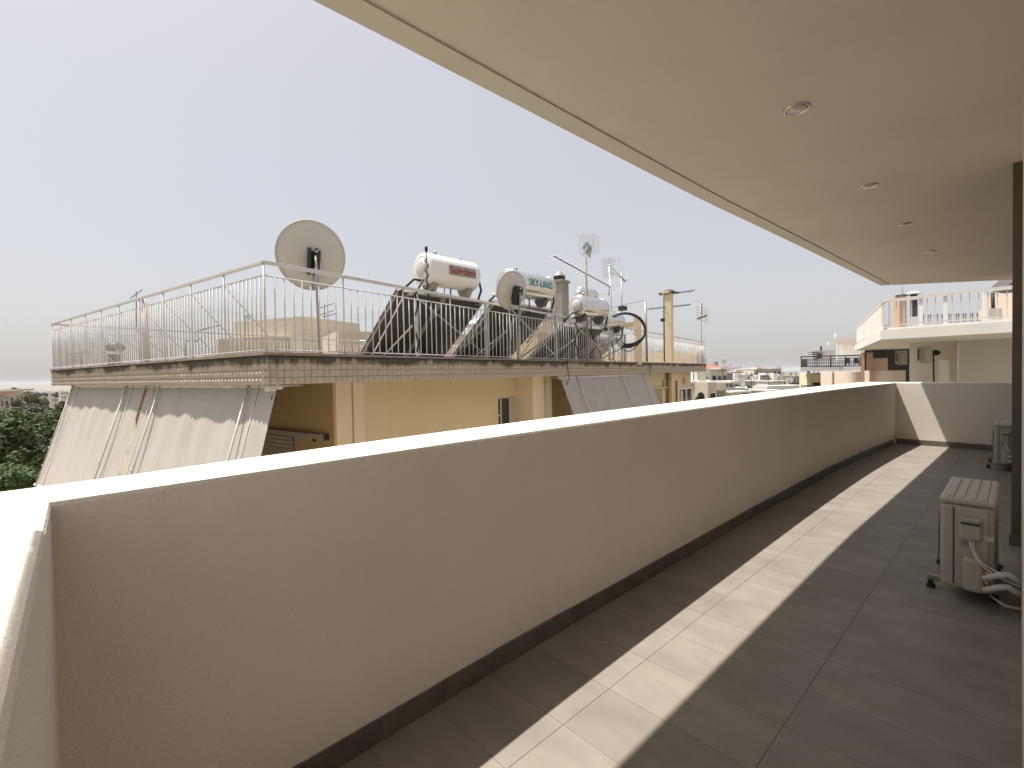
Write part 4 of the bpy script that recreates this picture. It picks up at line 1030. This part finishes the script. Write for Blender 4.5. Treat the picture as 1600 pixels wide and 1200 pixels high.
for k in range(2):
    x0_, x1_, y0_, y1_, D_ = ((1399, 1418, 547.5, 569, 20.5), (1433, 1457, 541, 566.5, 17.8))[k]
    a_ = thing('wall_air_conditioner', ('left and smaller of two air conditioners hung under the white slab', 'right and larger of two air conditioners hung under the white slab')[k], 'air conditioner', place(x0_, y1_, D_))
    w_ = x1_ - x0_
    pbox('casing', x0_ + w_ * .2, x1_, y0_, y1_, D_, .35, 'cream_ac', a_, .015)
    pbox('side_panel', x0_, x0_ + w_ * .19, y0_ + 1, y1_ - .5, D_ - .05, .5, 'acp', a_, .01)
    pbox('fan_opening', x0_ + w_ * .03, x0_ + w_ * .15, y0_ + 4, y1_ - 4, D_ - .07, .015, 'acd', a_)
    pbox('service_cover', x0_ + w_ * .45, x1_ - w_ * .15, y0_ + 5, y1_ - 3, D_ - .04, .035, 'acp', a_, .01)
    pbox('bracket', x0_ + w_ * .2, x1_ + 1, y1_ + .2, y1_ + 1.2, D_, .4, 'steel', a_)
    MB().tube([place(x1_ + .5, y0_ + 8, D_), place(x1_ + 2, y1_ - 3, D_), place(x1_ + 1.5, y1_ + 6, D_), place(x1_ + 4, 640, D_ + .2)], .03, 6).build('pipe', M['iron'], a_)
dw = pbox('window', 1467, 1483, 563, 640, 18.6, .18, 'white2', wb); pbox('pane', 1476.5, 1481.5, 565, 640, 18.57, .015, 'dark', dw)
wl_ = place(1468, 551, 19.2)
MB().lathe(wl_, Vector((-.5, -.8, 0)), [(0, .05), (.12, .11), (.25, .12), (.26, 0)], 12).build('wall_lamp', M['rubber'], wb)
# railing on the slab: front with posts, glass sheets on the left side
wr_ = thing('roof_railing', 'white metal roof railing on the white building, glazed where it turns left', 'railing', K0 + ZU * 2.8)
for k in range(36):
    s = k * .205; w_ = .035
    if k in (5, 8): wbx('post', s, s + .10, .10, .14, 2.80, 3.72, 'tank', wr_)
    else: wbx('bar', s, s + .022, .10, .122, 2.90, 3.70, 'rail', wr_)
wbx('handrail', -.02, 8.0, .05, .19, 3.70, 3.80, 'rail', wr_)
wbx('bottom_rail', 0, 8.0, .10, .13, 2.87, 2.90, 'rail', wr_)
gl = MB()
for k in range(34):
    p = K0 + dl * (k * .38) + ZU * 2.80 + df * .1; MB().tube([p, p + ZU * .9], .014, 4).build('bar', M['rail'], wr_)
MB().obox(K0 + df * .07 + ZU * 3.70, dl * 12.6, df * .1, ZU * .07).build('handrail', M['rail'], wr_)
MB().obox(K0 + df * .07 + ZU * 2.82, dl * 12.6, df * .03, ZU * .80).build('screen', M['white2'], wr_)
# items on that roof
for (px_, py0, py1, w_, D, lab) in ((1411, 462, 505, 10, 26, 'brown roof chimney with dark flat cap behind the white railing'),):
    b = place(px_, py1, D); tp = place(px_, py0, D); t = thing('chimney', lab, 'chimney', b)
    MB().obox(b - RX * .2 - ZU * .3, RX * .4, Vector((-.3, .3, 0)), ZU * (tp.z - b.z + .3)).build('stack', M['peachd'], t)
    MB().lathe(tp, ZU, [(0, .34), (.04, .34), (.09, .05)], 12).build('cap', M['iron'], t)
t = thing('roof_cowl', 'white mushroom shaped vent cowl just above the white roof railing', 'vent', place(1428, 480, 25)); c_ = place(1428, 459, 25)
MB().lathe(c_, ZU, [(-.02, .30), (.0, .36), (.10, .20), (.14, 0)], 16).build('cap', M['tank'], t); MB().tube([c_ - ZU * 1.2, c_ - ZU * .03], .15, 10).build('flue', M['iron'], t)
t = thing('antenna_mast', 'thin grey mast rising to the soffit above the white building', 'mast', place(1410, 480, 24)); MB().tube([place(1410, 480, 24), place(1410, 430, 24)], .022, 6).build('pole', M['steel'], t)
rh = thing('roof_room', 'peach coloured roof room behind the white railing at far right with a dark pipe', 'roof room', place(1560, 490, 22))
pbox('wall', 1537, 1660, 457, 505, 20.5, 2.0, 'peach', rh)
pbox('corner_strip', 1535, 1536.8, 457, 505, 20.6, 1.0, 'white2', rh)
MB().tube([place(1552, 492, 19.5), place(1551, 457, 19.5)], .06, 8).build('pipe', M['rubber'], rh)
MB().obox(place(1545, 498, 19.2), RX * .55, Vector((-.3, .3, 0)), ZU * .42).build('box', M['acp'], rh)
tr_ = MB().add([place(1572, 449, 24), place(1600, 424, 24), place(1640, 424, 24), place(1640, 460, 24)] + [v + Vector((-.7, .7, 0)) for v in (place(1572, 449, 24), place(1600, 424, 24), place(1640, 424, 24), place(1640, 460, 24))],
         [(0, 1, 2, 3), (7, 6, 5, 4), (0, 4, 5, 1), (1, 5, 6, 2), (2, 6, 7, 3), (3, 7, 4, 0)]).build('dark_gable', M['collb'], rh)
for k in range(11):
    x_ = 1441 + k * 11.0; D = 24
    if x_ > 1540: continue
    t = thing('cafe_table', ['first', 'second', 'third', 'fourth', 'fifth', 'sixth', 'seventh', 'eighth', 'ninth', 'tenth', 'last'][k] + ' from the left of the small black metal tables on the white roof terrace', 'table', place(x_, 500, D), 'row of black tables on the white roof')
    a, b = place(x_ - 3.6, 493 - k * .35, D), place(x_ + 3.6, 492.6 - k * .35, D)
    MB().tube([a, b], .02, 5).build('top_edge', M['iron'], t); MB().tube([a - ZU * .1, b - ZU * .1], .012, 4).build('brace', M['iron'], t)
    for f_ in (.25, .75): q = a + (b - a) * f_; MB().tube([q, q - ZU * .42], .012, 4).build('leg', M['iron'], t)
# curved peach balcony
pb = thing('curved_balcony', 'peach coloured curved balcony parapet with a narrow gap, below the white slab', 'balcony', place(1360, 600, 24))
def curved(pts, z0, z1, th, name_, mm, par):
    mb = MB(); vs = []
    for (a, b) in pts: vs.append((a, b))
    n_ = len(vs); V = []; F = []
    cx = sum(p[0] for p in vs) / n_; 
    for i, p in enumerate(vs):
        q0 = Vector(vs[max(i - 1, 0)]); q1 = Vector(vs[min(i + 1, n_ - 1)]); d_ = (q1 - q0).normalized(); nn = Vector((-d_.y, d_.x)) * th
        V += [(p[0], p[1], z0), (p[0], p[1], z1), (p[0] + nn.x, p[1] + nn.y, z1), (p[0] + nn.x, p[1] + nn.y, z0)]
    for i in range(n_ - 1):
        for k in range(4): F.append((i * 4 + k, (i + 1) * 4 + k, (i + 1) * 4 + (k + 1) % 4, i * 4 + (k + 1) % 4)[::-1])
    F.append((0, 1, 2, 3)); F.append(tuple((n_ - 1) * 4 + k for k in (3, 2, 1, 0)))
    mb.add(V, F, False); return mb.build(name_, M[mm], par)
def arc_px(px0, px1, D0, D1, bulge, n_=10):
    out = []
    for i in range(n_ + 1):
        f = i / n_; D = lerp(D0, D1, f) - bulge * sin(pi * f); q = place(lerp(px0, px1, f), 590, D); out.append((q.x, q.y))
    return out
zt = place(1360, 580, 24).z
curved(arc_px(1303, 1345, 27, 25.5, .4), -1.2, zt - .03, .14, 'parapet_panel', 'peach', pb)
curved(arc_px(1350, 1415, 25.3, 23.2, .5), -1.2, zt + .02, .14, 'parapet_panel', 'peach', pb)
curved(arc_px(1302, 1417, 27.0, 23.1, .7), -1.6, -1.21, 2.2, 'balcony_slab', 'peach', pb)
b0 = place(1300, 590, 27); MB().obox(Vector((b0.x, b0.y, zt - .9)), RX * .06, Vector((-.6, .8, 0)) * 1.4, ZU * .9).build('side_panel', M['peach'], pb)

# yellow house with black railing behind
yh = building('yellow house with brown door under a roof terrace fenced by black railing', 1264, 1350, 584, 33, 33.5, 8, 'yellowp', 1, 3, fh=2.8, balc=False, parapet_=False, side_windows=False, name='terrace_house')
pbox('terrace_slab', 1251, 1352, 574, 580, 32, 9, 'white2', yh)
pbox('side_wall', 1261, 1266, 580, 620, 33.2, 3, 'beige2', yh)
pbox('door', 1292, 1303, 586, 620, 32.9, .1, 'peachd', yh)
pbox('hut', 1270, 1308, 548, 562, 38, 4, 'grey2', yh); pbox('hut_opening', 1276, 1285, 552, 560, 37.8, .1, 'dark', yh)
pbox('hut_flue', 1281.5, 1284.5, 541, 548, 38.5, .2, 'iron', yh)
pbox('pergola_roof', 1304, 1345, 530, 538, 34, 3.5, 'peach', yh); pbox('pergola_post', 1306, 1309, 538, 565, 34, .2, 'tank', yh); pbox('pergola_wall', 1311, 1345, 539, 556, 37, .3, 'tank', yh)
rb = thing('terrace_railing', 'black wrought iron railing with curls round the roof terrace of the yellow house', 'railing', place(1300, 575, 31.8))
MB().tube([place(1251, 557.5, 31.8), place(1348, 555, 31.8)], .045, 5).build('handrail', M['iron'], rb); MB().tube([place(1251, 573, 31.8), place(1348, 572, 31.8)], .03, 5).build('bottom_rail', M['iron'], rb)
MB().tube([place(1251, 561.5, 31.8), place(1348, 559, 31.8)], .02, 5).build('mid_rail', M['iron'], rb)
for k in range(5): MB().tube([place(1252 + k * 23, 557, 31.8), place(1252 + k * 23, 574, 31.8)], .035, 5).build('post', M['iron'], rb)
g = MB()
for k in range(30):
    x_ = 1263 + k * 2.8
    g.tube([place(x_, 562, 31.8), place(x_ + 1.4, 567, 31.8), place(x_, 572, 31.8)], .014, 4); g.tube([place(x_ + 1.4, 562, 31.8), place(x_, 567, 31.8), place(x_ + 1.4, 572, 31.8)], .014, 4)
g.build('curled_bars', M['iron'], rb)
pbox('planter', 1252, 1262, 561, 573, 31.5, .4, 'collb', rb)
for i, (px_, l_) in enumerate(((1324, 'dark garden chair left on the roof terrace of the yellow house'), (1338, 'dark garden chair right on the roof terrace of the yellow house'))):
    t = thing('garden_chair', l_, 'chair', place(px_, 572, 33)); pbox('seat', px_ - 4, px_ + 4, 566, 568, 33, .5, 'iron', t); pbox('backrest', px_ - 4, px_ + 4, 559, 566, 33.5, .08, 'iron', t)
    for xx in (-4, 3): pbox('leg', px_ + xx, px_ + xx + 1, 568, 574, 33, .05, 'iron', t)
small_antenna('pale cross shaped aerial above the grey roof hut', 1305, 560, 521, 37, [(1297, 526, 1320, 526, 6, .15)], 'alu')
small_antenna('thin pale aerial left of the cross shaped one above the grey roof hut', 1294, 560, 535, 37, [(1289, 536, 1300, 536, 3, .15)], 'alu')
rb2 = thing('lower_railing', 'dark railing of the lower balcony on the yellow house just above our parapet', 'railing', place(1275, 610, 31.5))
MB().tube([place(1252, 603, 31.5), place(1303, 602, 31.5)], .04, 5).build('handrail', M['iron'], rb2)
for k in range(12): MB().tube([place(1253 + k * 4.3, 603, 31.5), place(1253 + k * 4.3, 622, 31.5)], .03, 4).build('bar', M['iron'], rb2)

# ---------------------------------------------------------------- the town between
building('white house with terracotta tiled roofs just right of the yellow building', 1111, 1136, 577, 52, 54, 10, 'white2', 2, 3, roof=1.3, name='town_house')
building('white stepped wall of the tiled roof house, tight against the roof end', 1082, 1110, 577, 48, 49, 8, 'white2', 1, 1, balc=False, parapet_=False, side_windows=False, name='town_house')
building('tiled lower wing right of the white house, dark balcony below', 1131, 1145, 583, 58, 59, 8, 'grey2', 2, 2, roof=.8, name='town_house')
building('near beige windowless block with pale grey side', 1106, 1119, 597, 33, 34, 6, 'beige2', 1, 1, balc=False, parapet_=False, side_windows=False, name='apartment_block')
building('low white roofed building behind the blue green conifer', 1080, 1106, 600, 34, 34, 6, 'cream2', 2, 2, balc=False, side_windows=False, name='apartment_block')
building('grey balconied building right of the beige windowless block', 1119, 1134, 598, 44, 46, 8, 'white2', 3, 3)
building('long white building with a dark shaded top floor', 1134, 1160, 594, 75, 76, 10, 'white2', 3, 4)
building('white apartment building with dark balcony openings left of the plain white block', 1160, 1184, 596, 85, 86, 10, 'white2', 3, 4)
building('plain bright white block with grey side wall in the middle of the town', 1176, 1199, 603, 62, 60, 6, 'white2', 1, 1, balc=False, parapet_=False, side_windows=False)
building('white balconied building right of the plain white block', 1200, 1225, 596, 80, 82, 10, 'white2', 3, 3)
building('pale low house with many small white terraces in front', 1136, 1160, 613, 50, 51, 6, 'white2', 2, 4, name='town_house')
building('beige pink house left of the red brown roof', 1142, 1162, 585, 130, 132, 12, 'pink2', 2, 3, balc=False)
building('house under the red brown roof with tall chimneys', 1161, 1181, 590, 140, 142, 12, 'pink2', 2, 3, roof=2.0, balc=False, name='town_house')
building('large beige block on the skyline with a hut on its roof', 1178, 1221, 577, 160, 164, 16, 'cream2', 4, 6)
building('red roofed low house below the large beige skyline block', 1204, 1224, 593, 120, 121, 10, 'beige2', 1, 3, roof=1.6, balc=False, name='town_house')
building('white roofed row right of the skyline block near the brown trees', 1222, 1240, 588, 190, 192, 14, 'white2', 2, 4)
building('grey white building half hidden by the yellow house', 1239, 1258, 588, 150, 152, 14, 'grey2', 3, 4)
rr_ = random.Random(5)
ORD = 'first second third fourth fifth sixth seventh eighth ninth tenth eleventh twelfth thirteenth fourteenth fifteenth sixteenth'.split()
building('small white house with flat roof low in the town, left of the plain white block', 1150, 1166, 609, 58, 58, 6, 'white2', 1, 2, balc=False, side_windows=False, name='town_house')
building('narrow white stair tower just right of the tiled roof house', 1126, 1133, 589, 66, 66, 5, 'white2', 2, 1, balc=False, side_windows=False, parapet_=False, name='town_house')
building('pale pink house with two windows far left of the skyline block', 1146, 1157, 582, 150, 151, 9, 'cream2', 2, 2, balc=False, side_windows=False, name='town_house')
building('cream house under the right end of the skyline block', 1210, 1228, 588, 135, 136, 9, 'cream2', 2, 3, name='town_house')
building('white terrace house nearest our parapet in the middle of the town', 1190, 1206, 611, 56, 57, 6, 'white2', 2, 2, name='town_house')
far_labels = [('hazy', 'cream2'), ('small', 'white2'), ('pale', 'beige2'), ('distant', 'grey2')]
for k in range(16):
    px_ = 1120 + k * 8.6; D = rr_.uniform(260, 520); w_ = rr_.uniform(5, 9)
    b = building('%s distant building from the left in the hazy far part of the town' % ORD[k], px_, px_ + w_, rr_.uniform(583, 588), D, D + 2, 14, rr_.choice(['cream2', 'white2', 'beige2', 'grey2']), 3, 3, balc=False, seed=k, side_windows=False, zbase=-24)
    b['group'] = 'far hazy buildings by the sea'
# left side
building('pinkish apartment block with dark balconies at the far left above the trees', -12, 22, 612, 62, 64, 12, 'pink2', 4, 4, awn=True)
building('plain grey beige block right of the pinkish apartments at far left', 16, 36, 610, 70, 72, 12, 'beige2', 3, 3, side_windows=False)
for k in range(10):
    px_ = -40 + k * 15; D = rr_.uniform(240, 420)
    b = building('%s distant building from the left on the hazy ridge at the left edge' % ORD[k], px_, px_ + rr_.uniform(7, 12), rr_.uniform(611, 616), D, D + 2, 14, rr_.choice(['cream2', 'white2', 'beige2']), 2, 3, balc=False, seed=k, side_windows=False, zbase=-24)
    b['group'] = 'far buildings on the left ridge'

# ---------------------------------------------------------------- trees
def tree(label, px, pytop, D, wpx, ground=-13.5, m='leafA', n=9000, leaf=.13, name='broadleaf_tree', shape=.85, lobes=16, seed=1, group=None):
    R_ = random.Random(seed); top = place(px, pytop, D); rad = wpx / FPX * D / 2
    c = Vector((top.x, top.y, top.z - rad * shape)); t = thing(name, label, 'tree', (c.x, c.y, ground), group)
    tr = MB().tube([(c.x, c.y, ground), (c.x + .1, c.y, lerp(ground, c.z, .5)), (c.x - .05, c.y + .1, c.z)], .10 + rad * .06, 8, r2=.06)
    for k in range(9):
        a = R_.uniform(0, 2 * pi); e = R_.uniform(.2, 1.1); L = rad * R_.uniform(.6, .95); s0 = Vector((c.x, c.y, c.z - rad * R_.uniform(.2, .9)))
        tr.tube([s0, s0 + Vector((cos(a) * L * .5, sin(a) * L * .5, L * e * .4)), s0 + Vector((cos(a) * L, sin(a) * L, L * e))], .05 + rad * .015, 5, r2=.015)
    tr.build('trunk', M['bark'], t)
    cen = []
    for k in range(lobes):
        v = Vector((R_.gauss(0, 1), R_.gauss(0, 1), R_.gauss(0, 1))).normalized() * (R_.random() ** .35) * rad * .78
        v.z *= shape; cen.append((c + v, rad * R_.uniform(.20, .38)))
    vs = []; fs = []
    for k in range(n):
        cc_, rr = cen[R_.randrange(lobes)]
        v = Vector((R_.gauss(0, 1), R_.gauss(0, 1), R_.gauss(0, 1))).normalized(); p = cc_ + v * rr * (R_.random() ** .4) ; 
        nn = (v + Vector((R_.gauss(0, .6), R_.gauss(0, .6), .5 + R_.gauss(0, .5)))).normalized()
        x = nn.orthogonal().normalized(); x = Matrix.Rotation(R_.uniform(0, 6.28), 3, nn) @ x; y = nn.cross(x); l = leaf * R_.uniform(.6, 1.3)
        o = len(vs); vs += [p - x * l, p + y * l * .45 - nn * l * .12, p + x * l, p - y * l * .45 - nn * l * .12]; fs.append((o, o + 1, o + 2, o + 3))
    MB().add(vs, fs).build('crown', M[m], t)
    return t
tree('big dark green tree filling the left edge beside the awnings', 12, 630, 17, 200, m='leafA', n=60000, leaf=.085, lobes=60, seed=3)
tree('dark brownish leafed tree squeezed between the green tree and the awning', 72, 624, 21, 110, m='leafC', n=26000, leaf=.09, lobes=34, seed=4)
tree('bright green feathery tree low at the left just above our parapet', 32, 722, 11.5, 150, m='leafB', n=34000, leaf=.055, lobes=40, seed=5)
tree('olive coloured rounded tree between the pink block and the dark tree', 49, 614, 45, 48, m='leafD', n=12000, leaf=.15, lobes=18, seed=6)
tree('dark shadowed tree filling the gap at the far lower left', -30, 650, 15, 170, m='leafA', n=26000, leaf=.10, lobes=30, seed=13)
tree('blue green conifer in front of the low white roofed building', 1096, 612, 30, 26, m='needle', n=5000, leaf=.16, name='conifer', shape=1.3, lobes=14, seed=7)
tree('small green tree in front of the white balconied houses in town', 1163, 611, 56, 16, m='leafB', n=2500, leaf=.22, lobes=8, seed=8)
tree('wide low green tree beside the plain white block', 1178, 616, 52, 28, m='leafA', n=3000, leaf=.22, lobes=9, seed=9, shape=.4)
tree('grey brown tree mass at the right end of the town', 1240, 595, 95, 36, m='leafC', n=6000, leaf=.45, lobes=16, seed=10, ground=-16)
tree('grey brown tree left of and lower than the other brown trees', 1228, 604, 90, 20, m='leafC', n=2500, leaf=.4, lobes=9, seed=11, ground=-16)
for k, (px_, py_, D) in enumerate([(86, 612, 200), (42, 611, 180), (60, 613, 190), (72, 612, 210), (25, 606, 80)]):
    tree(['small dark tree on the left ridge, nearest to the awning', 'small dark tree on the left ridge above the grey beige block', 'small dark tree in the middle of the left ridge', 'small dark tree on the left ridge, second from the awning', 'small pointed dark tree above the pinkish apartments'][k], px_, py_, D, 9, m='needle', n=700, leaf=.4, lobes=5, seed=20 + k, name='cypress_tree', shape=1.0, ground=-18)

# ---------------------------------------------------------------- ground, hills, sea
def sheet(name, pts, z, m):
    o = MB().add([(x, y, z) for x, y in pts], [tuple(range(len(pts)))]).build(name, M[m]); tag(o, kind='structure'); return o
R9 = 9000
sheet('ground', [(-8900, -8000), (900, -8000), (900, 700), (-700, 1100), (-2500, 1900), (-8900, 2600)], -14.0, 'ground')
sheet('sea', [(-R9, -R9), (R9, -R9), (R9, R9), (-R9, R9)], -22.0, 'sea')
sheet('street', [(-4.9, -30), (-2.6, -30), (-2.6, 40), (-9.5, 40)][::1], -13.99, 'asphalt')
# our own facade below and beside the balcony
of = MB().prism([(-1.6, -.3), (.3, -.3), (.3, 11.5), (-1.6, 11.5)], -13.98, -.36).build('facade', M['plaster']); tag(of, 'lower white facade of our own building under the balcony floor', 'building')

# ---------------------------------------------------------------- air
hz = MB().box(-9500, 9500, -9500, 9500, -24, 9.0).build('haze', None); hz['kind'] = 'stuff'; hz['label'] = 'thin milky haze lying over the town and the sea'
hm = bpy.data.materials.new('haze air'); hm.use_nodes = True; n_ = hm.node_tree; n_.nodes.clear()
ho = n_.nodes.new('ShaderNodeOutputMaterial'); hv = n_.nodes.new('ShaderNodeVolumePrincipled')
hv.inputs['Color'].default_value = (.88, .89, .93, 1); hv.inputs['Density'].default_value = .00026
n_.links.new(hv.outputs[0], ho.inputs['Volume']); hz.data.materials.append(hm)
